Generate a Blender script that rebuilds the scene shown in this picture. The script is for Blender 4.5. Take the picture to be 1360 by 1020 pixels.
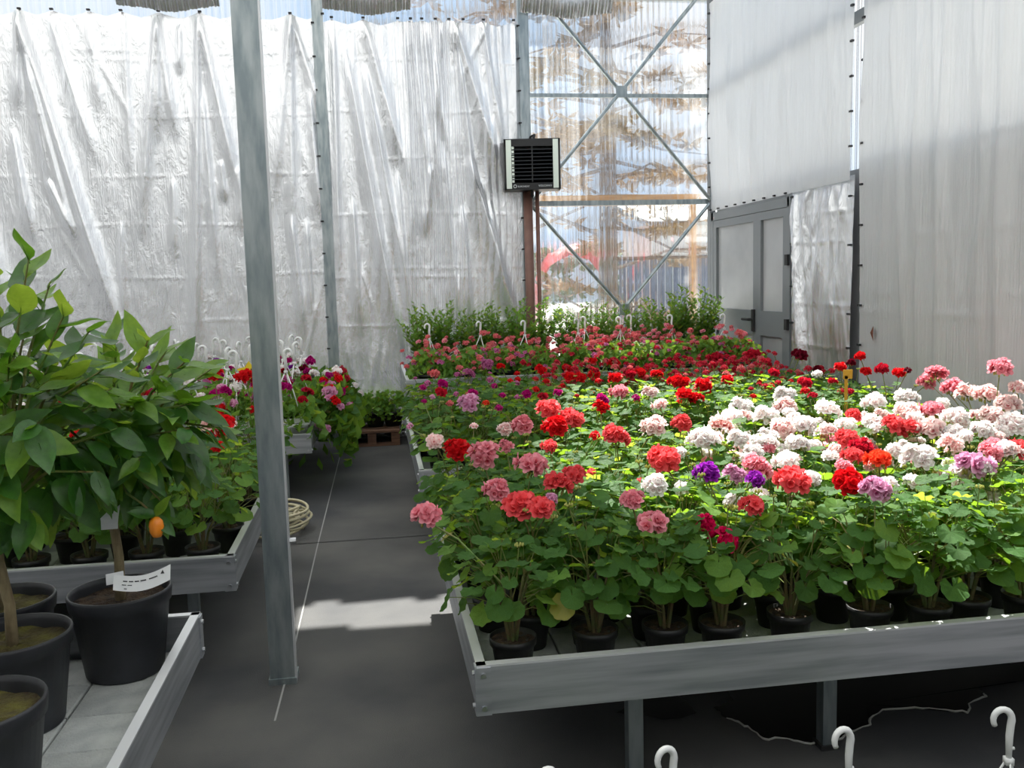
import bpy, math, random
import numpy as np
from mathutils import Matrix, Vector
R = math.radians
random.seed(7)
rng = np.random.default_rng(7)
SC = bpy.context.scene
for o in list(bpy.data.objects):
    bpy.data.objects.remove(o)
COL = SC.collection

# ------------------------------------------------------------------ camera
# building axes: x across, y along the aisle, z up; pixel -> world helpers use the same camera
YAW, PITCH, ROLL, FPX, EYE = R(8.6), R(6.45), R(-1.55), 1200.0, 1.5
_cy, _sy, _cp, _sp = math.cos(YAW), math.sin(YAW), math.cos(PITCH), math.sin(PITCH)
FW = np.array([_sy * _cp, _cy * _cp, -_sp]); _r = np.array([_cy, -_sy, 0.0]); _u = np.cross(_r, FW)
_c, _s = math.cos(ROLL), math.sin(ROLL)
RT, UP = _c * _r + _s * _u, -_s * _r + _c * _u
CP = np.array([0, 0, EYE])
cam_d = bpy.data.cameras.new('camera'); cam = bpy.data.objects.new('camera', cam_d); COL.objects.link(cam)
cam_d.sensor_width = 36; cam_d.lens = FPX / 1360 * 36; cam_d.clip_start = 0.05; cam_d.clip_end = 300
cam.matrix_world = Matrix(((RT[0], UP[0], -FW[0], 0), (RT[1], UP[1], -FW[1], 0), (RT[2], UP[2], -FW[2], EYE), (0, 0, 0, 1)))
SC.camera = cam
def ray(x, y): return FW + RT * (x - 680) / FPX - UP * (y - 510) / FPX
def onz(x, y, z): d = ray(x, y); return CP + d * ((z - EYE) / d[2])
def ony(x, y, Y): d = ray(x, y); return CP + d * (Y / d[1])
def onx(x, y, X): d = ray(x, y); return CP + d * (X / d[0])
def proj(p):
    v = np.array(p) - CP; k = v @ FW
    return 680 + FPX * (v @ RT) / k, 510 - FPX * (v @ UP) / k

# ------------------------------------------------------------------ world, sun, exposure
W = bpy.data.worlds.new('sky'); SC.world = W; W.use_nodes = True
nt = W.node_tree; nt.nodes.clear()
def N(t, tp, **k):
    n = t.nodes.new(tp)
    for a, b in k.items():
        setattr(n, a, b)
    return n
tc = N(nt, 'ShaderNodeTexCoord'); ns = N(nt, 'ShaderNodeTexNoise'); ns.inputs['Scale'].default_value = 2.2; ns.inputs['Detail'].default_value = 6
cr = N(nt, 'ShaderNodeValToRGB'); cr.color_ramp.elements[0].position = .38; cr.color_ramp.elements[0].color = (.42, .63, .90, 1)
cr.color_ramp.elements[1].position = .62; cr.color_ramp.elements[1].color = (.95, .97, 1, 1)
bg = N(nt, 'ShaderNodeBackground'); bg.inputs['Strength'].default_value = .95; wo = N(nt, 'ShaderNodeOutputWorld')
nt.links.new(tc.outputs['Generated'], ns.inputs['Vector']); nt.links.new(ns.outputs['Fac'], cr.inputs['Fac'])
nt.links.new(cr.outputs['Color'], bg.inputs['Color']); nt.links.new(bg.outputs[0], wo.inputs[0])
SUN_AZ, SUN_EL = R(4), R(52)
TO_SUN = np.array([math.sin(SUN_AZ) * math.cos(SUN_EL), math.cos(SUN_AZ) * math.cos(SUN_EL), math.sin(SUN_EL)])
sl = bpy.data.lights.new('sun', 'SUN'); sl.energy = 15.0; sl.angle = R(.6); sl.color = (1, .965, .90)
so = bpy.data.objects.new('sun', sl); COL.objects.link(so); so.location = (2, 20, 20)
so.rotation_euler = Vector(-TO_SUN).to_track_quat('-Z', 'Y').to_euler()
SC.view_settings.view_transform = 'Standard'; SC.view_settings.look = 'None'
SC.view_settings.exposure = 0.2; SC.view_settings.gamma = 1; SC.view_settings.use_curve_mapping = False

# ------------------------------------------------------------------ mesh helpers
class MB:
    def __init__(s): s.v = []; s.f = []; s.m = []; s.uv = []
    def add(s, V, Fs, mi=0, uv=None):
        b = len(s.v); s.v.extend([tuple(map(float, p)) for p in V])
        for f in Fs:
            s.f.append([i + b for i in f]); s.m.append(mi)
        s.uv.extend([tuple(u) for u in uv] if uv is not None else [(0, 0)] * len(V))
    def box(s, c, d, mi=0, rz=0, M=None):
        x, y, z = d[0] / 2, d[1] / 2, d[2] / 2
        P = [(-x, -y, -z), (x, -y, -z), (x, y, -z), (-x, y, -z), (-x, -y, z), (x, -y, z), (x, y, z), (-x, y, z)]
        ca, sa = math.cos(rz), math.sin(rz)
        P = [(p[0] * ca - p[1] * sa + c[0], p[0] * sa + p[1] * ca + c[1], p[2] + c[2]) for p in P]
        if M is not None: P = [tuple(M @ Vector(p)) for p in P]
        s.add(P, [(0, 3, 2, 1), (4, 5, 6, 7), (0, 1, 5, 4), (1, 2, 6, 5), (2, 3, 7, 6), (3, 0, 4, 7)], mi)
        return s
    def tube(s, pts, rad, n=6, mi=0, cap=True):
        pts = [np.array(p, float) for p in pts]; k = len(pts)
        rad = [rad] * k if np.isscalar(rad) else rad
        V = []; ref = None
        for i in range(k):
            t = pts[min(i + 1, k - 1)] - pts[max(i - 1, 0)]; t = t / (np.linalg.norm(t) + 1e-9)
            if ref is None:
                ref = np.array([1, 0, 0]) if abs(t[0]) < .8 else np.array([0, 1, 0])
            a = ref - t * (ref @ t); a /= np.linalg.norm(a) + 1e-9; b = np.cross(t, a); ref = a
            for j in range(n):
                w = 2 * math.pi * j / n
                V.append(pts[i] + rad[i] * (math.cos(w) * a + math.sin(w) * b))
        Fs = [(i * n + j, i * n + (j + 1) % n, (i + 1) * n + (j + 1) % n, (i + 1) * n + j) for i in range(k - 1) for j in range(n)]
        if cap: Fs += [tuple(range(n))[::-1], tuple(range((k - 1) * n, k * n))]
        s.add(V, Fs, mi); return s
    def lathe(s, prof, n=20, mi=0, c=(0, 0, 0)):
        V = []; k = len(prof)
        for r, z in prof:
            for j in range(n):
                w = 2 * math.pi * j / n; V.append((c[0] + r * math.cos(w), c[1] + r * math.sin(w), c[2] + z))
        Fs = [(i * n + j, i * n + (j + 1) % n, (i + 1) * n + (j + 1) % n, (i + 1) * n + j) for i in range(k - 1) for j in range(n)]
        s.add(V, Fs, mi); return s
    def xf(s, src, M, mi=None):   # append another MB transformed
        Mn = np.array(M); A = np.array(src.v) @ Mn[:3, :3].T + Mn[:3, 3]
        b = len(s.v); s.v.extend(map(tuple, A.tolist())); s.uv.extend(src.uv)
        for f, m in zip(src.f, src.m):
            s.f.append([i + b for i in f]); s.m.append(m if mi is None else mi)
    def mesh(s, name, mats, smooth=False):
        me = bpy.data.meshes.new(name); me.from_pydata(s.v, [], s.f)
        for m in (mats if isinstance(mats, (list, tuple)) else [mats]): me.materials.append(m)
        me.polygons.foreach_set('material_index', s.m)
        if smooth: me.polygons.foreach_set('use_smooth', [True] * len(s.f))
        uvl = me.uv_layers.new(name='UVMap'); li = np.zeros(len(me.loops), dtype=np.int32); me.loops.foreach_get('vertex_index', li)
        uvl.data.foreach_set('uv', np.array(s.uv, dtype=np.float32)[li].ravel())
        me.update(); return me
    def build(s, name, mats, parent=None, smooth=False):
        return put(name, s.mesh(name, mats, smooth), parent)
def put(name, me, parent=None, M=None):
    o = bpy.data.objects.new(name, me); COL.objects.link(o)
    if parent is not None: o.parent = parent
    if M is not None: o.matrix_local = M if isinstance(M, Matrix) else Matrix(M)
    return o
def empty(name, loc, rz=0):
    o = bpy.data.objects.new(name, None); COL.objects.link(o); o.location = loc; o.rotation_euler = (0, 0, rz); o.empty_display_size = .1
    return o
def tag(o, label=None, cat=None, group=None, kind=None):
    if label: o['label'] = label
    if cat: o['category'] = cat
    if group: o['group'] = group
    if kind: o['kind'] = kind
    return o
def struct(name, mb, mats, label=None, smooth=False):
    o = mb.build(name, mats, None, smooth); o['kind'] = 'structure'
    if label: o['label'] = label
    return o
def frame(p, d, nrm, s=1.0):    # local +y along d, local z near nrm
    d = np.array(d, float); d /= np.linalg.norm(d) + 1e-9
    n = np.array(nrm, float); n = n - d * (n @ d)
    if np.linalg.norm(n) < 1e-4: n = np.cross(d, [1, 0, .1])
    n /= np.linalg.norm(n); x = np.cross(d, n)
    return Matrix(((x[0] * s, d[0] * s, n[0] * s, p[0]), (x[1] * s, d[1] * s, n[1] * s, p[1]), (x[2] * s, d[2] * s, n[2] * s, p[2]), (0, 0, 0, 1)))

# ------------------------------------------------------------------ materials
def mat(name, col, rough=.6, metal=0, col2=None, nscale=8, bump=0, bscale=60, trans=0, tcol=None, spec=.5, stretch=None, rnd=0, ncontrast=(.35, .65), coords='Object', bstretch=None):
    m = bpy.data.materials.new(name); m.use_nodes = True; t = m.node_tree; t.nodes.clear()
    out = N(t, 'ShaderNodeOutputMaterial'); p = N(t, 'ShaderNodeBsdfPrincipled')
    p.inputs['Roughness'].default_value = rough; p.inputs['Metallic'].default_value = metal
    p.inputs['Specular IOR Level'].default_value = spec
    tcn = N(t, 'ShaderNodeTexCoord')
    def coord(st):
        if not st: return tcn.outputs[coords]
        mp = N(t, 'ShaderNodeMapping'); mp.inputs['Scale'].default_value = st; t.links.new(tcn.outputs[coords], mp.inputs[0]); return mp.outputs[0]
    c_out = None
    if col2 is not None:
        nz = N(t, 'ShaderNodeTexNoise'); nz.inputs['Scale'].default_value = nscale; nz.inputs['Detail'].default_value = 5
        t.links.new(coord(stretch), nz.inputs['Vector'])
        rp = N(t, 'ShaderNodeValToRGB'); e = rp.color_ramp.elements
        e[0].position, e[1].position = ncontrast; e[0].color = (*col, 1); e[1].color = (*col2, 1)
        t.links.new(nz.outputs['Fac'], rp.inputs[0]); c_out = rp.outputs[0]
    else:
        rgb = N(t, 'ShaderNodeRGB'); rgb.outputs[0].default_value = (*col, 1); c_out = rgb.outputs[0]
    if rnd:
        oi = N(t, 'ShaderNodeObjectInfo'); hs = N(t, 'ShaderNodeHueSaturation')
        mr = N(t, 'ShaderNodeMapRange'); mr.inputs['To Min'].default_value = 1 - rnd; mr.inputs['To Max'].default_value = 1 + rnd
        t.links.new(oi.outputs['Random'], mr.inputs['Value']); t.links.new(mr.outputs[0], hs.inputs['Value']); t.links.new(c_out, hs.inputs['Color']); c_out = hs.outputs[0]
    t.links.new(c_out, p.inputs['Base Color'])
    if bump:
        bz = N(t, 'ShaderNodeTexNoise'); bz.inputs['Scale'].default_value = bscale; bz.inputs['Detail'].default_value = 4
        t.links.new(coord(bstretch), bz.inputs['Vector']); bp = N(t, 'ShaderNodeBump'); bp.inputs['Strength'].default_value = bump; bp.inputs['Distance'].default_value = .02
        t.links.new(bz.outputs['Fac'], bp.inputs['Height']); t.links.new(bp.outputs[0], p.inputs['Normal'])
    sh = p.outputs[0]
    if trans:
        tr = N(t, 'ShaderNodeBsdfTranslucent'); mx = N(t, 'ShaderNodeMixShader'); mx.inputs[0].default_value = trans
        if tcol: tr.inputs[0].default_value = (*tcol, 1)
        else: t.links.new(c_out, tr.inputs[0])
        t.links.new(sh, mx.inputs[1]); t.links.new(tr.outputs[0], mx.inputs[2]); sh = mx.outputs[0]
    t.links.new(sh, out.inputs[0]); return m
def s2l(r, g, b): return tuple(((c / 255 + .055) / 1.055) ** 2.4 if c > 10 else c / 255 / 12.92 for c in (r, g, b))

M = {}
M['galv'] = mat('galvanised_steel', s2l(140, 152, 156), .42, .85, s2l(176, 184, 186), 9, .04, 40, stretch=(3, 3, .6))
M['alu'] = mat('brushed_aluminium', s2l(158, 162, 168), .42, .75, s2l(194, 197, 202), 6, .05, 30, stretch=(.4, .4, 6), bstretch=(.5, .5, 14))
M['aluedge'] = mat('lit_edge_aluminium', s2l(222, 224, 227), .4, .55)  # paler than the rim: sky reflection on edges put into the colour
M['greyframe'] = mat('grey_powder_coat', s2l(128, 133, 136), .5, .1)
M['screw'] = mat('screw_steel', s2l(190, 192, 195), .3, 1)
M['slab'] = mat('concrete_slab', s2l(156, 160, 160), .9, 0, s2l(178, 182, 180), 14, .35, 120, rnd=.12)
M['floor'] = mat('ground_fabric', s2l(62, 63, 65), .82, 0, s2l(98, 97, 94), 1.3, .25, 220, ncontrast=(.36, .72))
M['seam'] = mat('seam_thread', s2l(150, 150, 148), .8)
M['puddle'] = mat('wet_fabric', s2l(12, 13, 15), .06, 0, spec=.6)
M['puddle_edge'] = mat('limescale_edge', s2l(165, 165, 160), .8)
M['blackpot'] = mat('black_plastic', s2l(24, 24, 26), .48, 0, s2l(34, 34, 36), 12, rnd=.1)
M['bigpot'] = mat('dusty_black_plastic', s2l(32, 33, 37), .5, 0, s2l(52, 54, 60), 7, .05, 50)
M['whitepot'] = mat('white_plastic', s2l(226, 228, 226), .35)
M['soil'] = mat('potting_soil', s2l(38, 27, 20), .95, 0, s2l(74, 56, 38), 40, .8, 120)
M['mossoil'] = mat('mossy_soil', s2l(52, 38, 24), .95, 0, s2l(96, 92, 36), 14, .8, 90)
M['leaf'] = mat('geranium_leaf', s2l(42, 76, 36), .62, 0, s2l(70, 108, 50), 12, .3, 90, trans=.38, tcol=s2l(146, 186, 48), spec=.16, rnd=.2)
M['leafpale'] = mat('geranium_leaf_pale', s2l(66, 104, 46), .62, 0, s2l(100, 136, 60), 12, .25, 90, trans=.42, tcol=s2l(190, 215, 70), spec=.16, rnd=.15)
M['leafyellow'] = mat('yellowing_leaf', s2l(130, 150, 60), .5, 0, s2l(165, 140, 60), 20, trans=.35, tcol=s2l(200, 200, 70))
M['stem'] = mat('green_stem', s2l(104, 136, 62), .5, 0, s2l(130, 110, 70), 15, trans=.15, tcol=s2l(170, 200, 90))
M['wood_stem'] = mat('woody_stem', s2l(104, 84, 58), .8, 0, s2l(80, 96, 50), 25, .3, 60)
M['bud'] = mat('flower_bud', s2l(150, 165, 80), .5, 0, s2l(190, 180, 110), 20, trans=.3, tcol=s2l(215, 220, 110))
M['citrus'] = mat('citrus_leaf', s2l(30, 70, 28), .3, 0, s2l(52, 98, 38), 9, .15, 50, trans=.3, tcol=s2l(140, 195, 50), spec=.5, rnd=.22)
M['citrusyoung'] = mat('young_sunlit_citrus_leaf', s2l(78, 122, 42), .32, 0, s2l(108, 148, 54), 9, .15, 50, trans=.38, tcol=s2l(185, 215, 70), spec=.5, rnd=.2)  # young growth; the sunlit look of the top leaves is coloured in too
M['bark'] = mat('citrus_bark', s2l(120, 104, 78), .85, 0, s2l(150, 136, 104), 20, .4, 40, stretch=(3, 3, .5))
M['orange'] = mat('kumquat_peel', s2l(235, 120, 20), .35, 0, s2l(245, 150, 40), 5, .1, 150)
M['shrub'] = mat('lantana_leaf', s2l(70, 112, 44), .5, 0, s2l(110, 150, 60), 6, trans=.35, tcol=s2l(160, 205, 80), rnd=.2)
M['grassy'] = mat('fine_foliage', s2l(70, 116, 48), .5, 0, s2l(112, 152, 66), 10, trans=.35, tcol=s2l(165, 205, 80), rnd=.2)
M['tagpaper'] = mat('white_tag', s2l(232, 234, 236), .5)
M['ink'] = mat('black_ink', s2l(40, 40, 42), .7)
M['yellow'] = mat('yellow_card', s2l(240, 215, 50), .55, trans=.2)
M['ochre'] = mat('ochre_label', s2l(205, 165, 60), .55, trans=.25)
M['heaterblack'] = mat('heater_black', s2l(18, 19, 22), .35)
M['heatersilver'] = mat('heater_silver', s2l(215, 225, 215), .28, .8)
M['white_print'] = mat('white_print', s2l(220, 222, 225), .6)
M['rustpipe'] = mat('red_brown_pipe', s2l(118, 84, 74), .5, .1, s2l(140, 104, 92), 6)
M['clip'] = mat('dark_clip', s2l(38, 38, 40), .6)
M['hose'] = mat('cream_hose', s2l(196, 188, 156), .5)
M['palletwood'] = mat('pallet_wood', s2l(92, 66, 52), .85, 0, s2l(128, 94, 74), 10, .2, 40, stretch=(.6, 6, 6))
M['barkdark'] = mat('conifer_bark', s2l(88, 74, 62), .9, 0, s2l(116, 98, 82), 10, .3, 30)
M['needle'] = mat('conifer_needles', s2l(118, 108, 70), .8, 0, s2l(168, 132, 92), 1.2, trans=.15, tcol=s2l(150, 120, 70))
M['gravel'] = mat('pale_gravel', s2l(190, 188, 182), .95, 0, s2l(214, 212, 206), 3, .3, 40)
M['bluefence'] = mat('dark_slate_fence', s2l(62, 74, 96), .7, 0, s2l(84, 98, 120), 6)
M['beamwood'] = mat('fresh_timber', s2l(206, 150, 92), .7, 0, s2l(222, 172, 116), 5, stretch=(.5, 5, 5))
M['redthing'] = mat('red_tarpaulin', s2l(196, 60, 70), .6)
M['hedge'] = mat('outdoor_hedge', s2l(60, 88, 50), .8, 0, s2l(92, 122, 66), 4, trans=.2)
M['palewall'] = mat('pale_render', s2l(226, 226, 222), .8)
M['drypetal'] = mat('dry_leaf', s2l(120, 70, 50), .8, trans=.2)

def petal_mat(name, base, tip, t=.35):
    m = bpy.data.materials.new(name); m.use_nodes = True; tt = m.node_tree; tt.nodes.clear()
    out = N(tt, 'ShaderNodeOutputMaterial'); p = N(tt, 'ShaderNodeBsdfPrincipled'); p.inputs['Roughness'].default_value = .6; p.inputs['Specular IOR Level'].default_value = .15
    uv = N(tt, 'ShaderNodeUVMap'); sx = N(tt, 'ShaderNodeSeparateXYZ'); rp = N(tt, 'ShaderNodeValToRGB')
    tt.links.new(uv.outputs[0], sx.inputs[0]); tt.links.new(sx.outputs[1], rp.inputs[0])
    e = rp.color_ramp.elements; e[0].position = .12; e[0].color = (*base, 1); e[1].position = .72; e[1].color = (*tip, 1)
    oi = N(tt, 'ShaderNodeObjectInfo'); hs = N(tt, 'ShaderNodeHueSaturation'); mr = N(tt, 'ShaderNodeMapRange'); mr.inputs['To Min'].default_value = .86; mr.inputs['To Max'].default_value = 1.08
    tt.links.new(oi.outputs['Random'], mr.inputs['Value']); tt.links.new(mr.outputs[0], hs.inputs['Value']); tt.links.new(rp.outputs[0], hs.inputs['Color'])
    tr = N(tt, 'ShaderNodeBsdfTranslucent'); mx = N(tt, 'ShaderNodeMixShader'); mx.inputs[0].default_value = t
    tt.links.new(hs.outputs[0], p.inputs['Base Color']); tt.links.new(hs.outputs[0], tr.inputs[0])
    tt.links.new(p.outputs[0], mx.inputs[1]); tt.links.new(tr.outputs[0], mx.inputs[2]); tt.links.new(mx.outputs[0], out.inputs[0])
    return m
FLOWER = {   # colour word, petal base, petal tip
    'pinkbi': ('salmon-pink', s2l(214, 70, 96), s2l(244, 164, 176)),
    'pale': ('blush-pink', s2l(236, 142, 150), s2l(253, 232, 228)),
    'white': ('white', s2l(250, 222, 222), s2l(254, 252, 250)),
    'coral': ('coral', s2l(228, 62, 70), s2l(240, 96, 100)),
    'red': ('scarlet', s2l(196, 14, 24), s2l(226, 26, 34)),
    'crimson': ('crimson', s2l(150, 14, 34), s2l(196, 28, 52)),
    'maroon': ('dark maroon', s2l(80, 6, 26), s2l(120, 12, 38)),
    'hot': ('hot-pink', s2l(186, 0, 66), s2l(226, 22, 96)),
    'purple': ('violet', s2l(120, 16, 140), s2l(160, 46, 180)),
    'magenta': ('magenta', s2l(150, 0, 90), s2l(190, 24, 124)),
    'lilac': ('lilac-pink', s2l(206, 96, 150), s2l(232, 176, 208)),
    'mauve': ('mauve', s2l(170, 60, 120), s2l(206, 120, 168)),
    'rose': ('dusty rose-pink', s2l(206, 70, 84), s2l(226, 124, 124)),
    'ivyred': ('rosy-red', s2l(190, 24, 48), s2l(214, 58, 78)),
    'orange': ('orange-red', s2l(220, 44, 20), s2l(240, 80, 48)),
    'bicol': ('red-and-white', s2l(220, 40, 50), s2l(248, 214, 208)),
}
for k, (w, a, b) in FLOWER.items(): M['f_' + k] = petal_mat(w.replace(' ', '_') + '_petal', a, b)

def foil_mat(name, col, rough, metal, trans, tcol, stripe=0, bump=.35):
    m = bpy.data.materials.new(name); m.use_nodes = True; t = m.node_tree; t.nodes.clear()
    out = N(t, 'ShaderNodeOutputMaterial'); p = N(t, 'ShaderNodeBsdfPrincipled'); p.inputs['Base Color'].default_value = (*col, 1)
    p.inputs['Roughness'].default_value = rough; p.inputs['Metallic'].default_value = metal
    tcn = N(t, 'ShaderNodeTexCoord'); mp = N(t, 'ShaderNodeMapping'); mp.inputs['Scale'].default_value = (1, 1, .35); t.links.new(tcn.outputs['Object'], mp.inputs[0])
    nz = N(t, 'ShaderNodeTexNoise'); nz.inputs['Scale'].default_value = 14; nz.inputs['Detail'].default_value = 7; nz.inputs['Roughness'].default_value = .65; nz.inputs['Distortion'].default_value = .6
    t.links.new(mp.outputs[0], nz.inputs['Vector'])
    wv = N(t, 'ShaderNodeTexNoise'); wv.inputs['Scale'].default_value = 1; wv.inputs['Detail'].default_value = 1
    mp2 = N(t, 'ShaderNodeMapping'); mp2.inputs['Scale'].default_value = (70, 70, .8); t.links.new(tcn.outputs['Object'], mp2.inputs[0]); t.links.new(mp2.outputs[0], wv.inputs['Vector'])
    ad = N(t, 'ShaderNodeMath'); ad.operation = 'MULTIPLY_ADD'; ad.inputs[1].default_value = .25 + stripe; t.links.new(wv.outputs['Fac'], ad.inputs[0]); t.links.new(nz.outputs['Fac'], ad.inputs[2])
    bp = N(t, 'ShaderNodeBump'); bp.inputs['Strength'].default_value = bump; bp.inputs['Distance'].default_value = .03
    t.links.new(ad.outputs[0], bp.inputs['Height']); t.links.new(bp.outputs[0], p.inputs['Normal'])
    tr = N(t, 'ShaderNodeBsdfTranslucent'); tr.inputs[0].default_value = (*tcol, 1)
    mx = N(t, 'ShaderNodeMixShader')
    rp = N(t, 'ShaderNodeMapRange'); rp.inputs['From Min'].default_value = .3; rp.inputs['From Max'].default_value = .7
    rp.inputs['To Min'].default_value = trans * (1 - stripe * .5); rp.inputs['To Max'].default_value = trans * (1 + stripe * .5)
    t.links.new(wv.outputs['Fac'], rp.inputs['Value']); t.links.new(rp.outputs[0], mx.inputs[0])
    t.links.new(p.outputs[0], mx.inputs[1]); t.links.new(tr.outputs[0], mx.inputs[2]); t.links.new(mx.outputs[0], out.inputs[0])
    return m
M['foil'] = foil_mat('silver_screen_foil', (.83, .84, .86), .2, .85, .04, (.80, .84, .90), bump=.45)
M['fabric'] = foil_mat('pale_screen_fabric', (.74, .75, .76), .45, .3, .25, (.84, .86, .88), stripe=.5, bump=.3)
M['shade'] = foil_mat('distant_side_screen', (.62, .62, .62), .6, .1, .14, (.8, .8, .8))
M['screen'] = foil_mat('overhead_screen', (.8, .8, .8), .6, .1, .36, (.85, .85, .85))

def poly_mat(name, clear, k):
    m = bpy.data.materials.new(name); m.use_nodes = True; t = m.node_tree; t.nodes.clear()
    out = N(t, 'ShaderNodeOutputMaterial'); tcn = N(t, 'ShaderNodeTexCoord')
    mp = N(t, 'ShaderNodeMapping'); mp.inputs['Scale'].default_value = (26, 26, .04); t.links.new(tcn.outputs['Object'], mp.inputs[0])
    nz = N(t, 'ShaderNodeTexNoise'); nz.inputs['Scale'].default_value = 1; nz.inputs['Detail'].default_value = 4; t.links.new(mp.outputs[0], nz.inputs['Vector'])
    rp = N(t, 'ShaderNodeMapRange'); rp.inputs['From Min'].default_value = .35; rp.inputs['From Max'].default_value = .7; rp.inputs['To Min'].default_value = .015; rp.inputs['To Max'].default_value = k
    t.links.new(nz.outputs['Fac'], rp.inputs['Value'])
    tp = N(t, 'ShaderNodeBsdfTransparent'); tp.inputs[0].default_value = (clear, clear, clear, 1)
    rf = N(t, 'ShaderNodeBsdfRefraction'); rf.inputs['IOR'].default_value = 1.12; rf.inputs['Roughness'].default_value = .06
    bp = N(t, 'ShaderNodeBump'); bp.inputs['Strength'].default_value = .9; bp.inputs['Distance'].default_value = .06
    t.links.new(nz.outputs['Fac'], bp.inputs['Height']); t.links.new(bp.outputs[0], rf.inputs['Normal'])
    m1 = N(t, 'ShaderNodeMixShader'); m1.inputs[0].default_value = .55; t.links.new(tp.outputs[0], m1.inputs[1]); t.links.new(rf.outputs[0], m1.inputs[2])
    tl = N(t, 'ShaderNodeBsdfTranslucent'); tl.inputs[0].default_value = (.9, .92, .92, 1)
    m2 = N(t, 'ShaderNodeMixShader'); t.links.new(rp.outputs[0], m2.inputs[0]); t.links.new(m1.outputs[0], m2.inputs[1]); t.links.new(tl.outputs[0], m2.inputs[2])
    gl = N(t, 'ShaderNodeBsdfGlossy'); gl.inputs['Roughness'].default_value = .15; m3 = N(t, 'ShaderNodeMixShader'); m3.inputs[0].default_value = .06
    t.links.new(m2.outputs[0], m3.inputs[1]); t.links.new(gl.outputs[0], m3.inputs[2]); t.links.new(m3.outputs[0], out.inputs[0])
    return m
M['poly'] = poly_mat('ribbed_polycarbonate', .95, .17)
M['pane'] = mat('frosted_door_glazing', s2l(150, 152, 154), .22, 0, s2l(176, 178, 178), 2.5, .03, 20, trans=.36, tcol=(.75, .75, .75))
def clear_mat():
    m = bpy.data.materials.new('clear_roof_sheet'); m.use_nodes = True; t = m.node_tree; t.nodes.clear()
    out = N(t, 'ShaderNodeOutputMaterial'); tp = N(t, 'ShaderNodeBsdfTransparent'); tp.inputs[0].default_value = (.93, .94, .94, 1)
    gl = N(t, 'ShaderNodeBsdfGlossy'); gl.inputs['Roughness'].default_value = .1; mx = N(t, 'ShaderNodeMixShader'); mx.inputs[0].default_value = .05
    t.links.new(tp.outputs[0], mx.inputs[1]); t.links.new(gl.outputs[0], mx.inputs[2]); t.links.new(mx.outputs[0], out.inputs[0]); return m
M['clear'] = clear_mat()
M['opaque_panel'] = mat('grey_wall_panel', s2l(150, 153, 156), .6, 0, s2l(166, 168, 170), 2)

# ------------------------------------------------------------------ the shell
XW, YB, ZT, XL, YF = 3.49, 9.0, 4.4, -5.2, -4.0
b = MB(); b.add([(XL, YF, 0), (XW + .1, YF, 0), (XW + .1, YB + .1, 0), (XL, YB + .1, 0)], [(0, 1, 2, 3)]); struct('floor', b, M['floor'], 'dark grey woven ground fabric on the greenhouse floor')
# seams of the ground fabric
def strip(name, pts, w, m, z=.002):
    b = MB(); pts = [np.array(p) for p in pts]
    for i in range(len(pts) - 1):
        d = pts[i + 1] - pts[i]; d = d / np.linalg.norm(d); n = np.array([-d[1], d[0]]) * w / 2
        b.add([(*(pts[i] - n), z), (*(pts[i] + n), z), (*(pts[i + 1] + n), z), (*(pts[i + 1] - n), z)], [(0, 3, 2, 1)])
    return struct(name, b, m)
b = MB(); b.box(((XL + XW) / 2, YB - .0, .07), (XW - XL, .1, .14)); struct('light_stop_sill', b, M['greyframe'])  # sill added to stop light showing under the curtains
strip('trim_1', [onz(365, 958, 0)[:2], onz(392, 855, 0)[:2], onz(421, 728, 0)[:2], onz(452, 604, 0)[:2]], .007, M['seam'])
strip('trim_2', [(-5, 5.34), (3.4, 5.3)], .012, M['clip'])
# polycarbonate back wall, ribbed sheet
def ribbed(name, p0, p1, z0, z1, m, pitch=.06, amp=.006):
    p0, p1 = np.array(p0), np.array(p1); L = np.linalg.norm(p1 - p0); d = (p1 - p0) / L; n = np.array([-d[1], d[0]])
    k = int(L / pitch) * 2; b = MB(); V = []; Fs = []
    for i in range(k + 1):
        q = p0 + d * L * i / k + n * (amp if i % 2 else -amp); V += [(q[0], q[1], z0), (q[0], q[1], z1)]
    Fs = [(2 * i, 2 * i + 2, 2 * i + 3, 2 * i + 1) for i in range(k)]
    b.add(V, Fs); return struct(name, b, m)
ribbed('wall_back', (XL, YB + .06), (XW, YB + .06), 0, ZT + .3, M['poly'])
ribbed('wall_right', (XW + .07, YF), (XW + .07, YB + .06), 2.25, ZT + .3, M['poly'])
b = MB(); b.box((XW + .07, (YF + 7.13) / 2, 1.125), (.04, 7.13 - YF, 2.25)); b.box((XW + .07, 8.97, 1.125), (.04, .06, 2.25)); b.box((XW + .07, 8.04, 2.2), (.04, 1.8, .1))
struct('wall_right_base', b, M['opaque_panel'], 'grey lower panels of the side wall')
b = MB(); b.box((XL, (YF + YB) / 2, 2.2), (.02, YB - YF, 4.4)); struct('wall_left', b, M['shade'])
b = MB(); b.box(((XL + XW) / 2, YF, 2.2), (XW - XL, .02, 4.4)); struct('wall_front', b, M['shade'])

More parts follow.
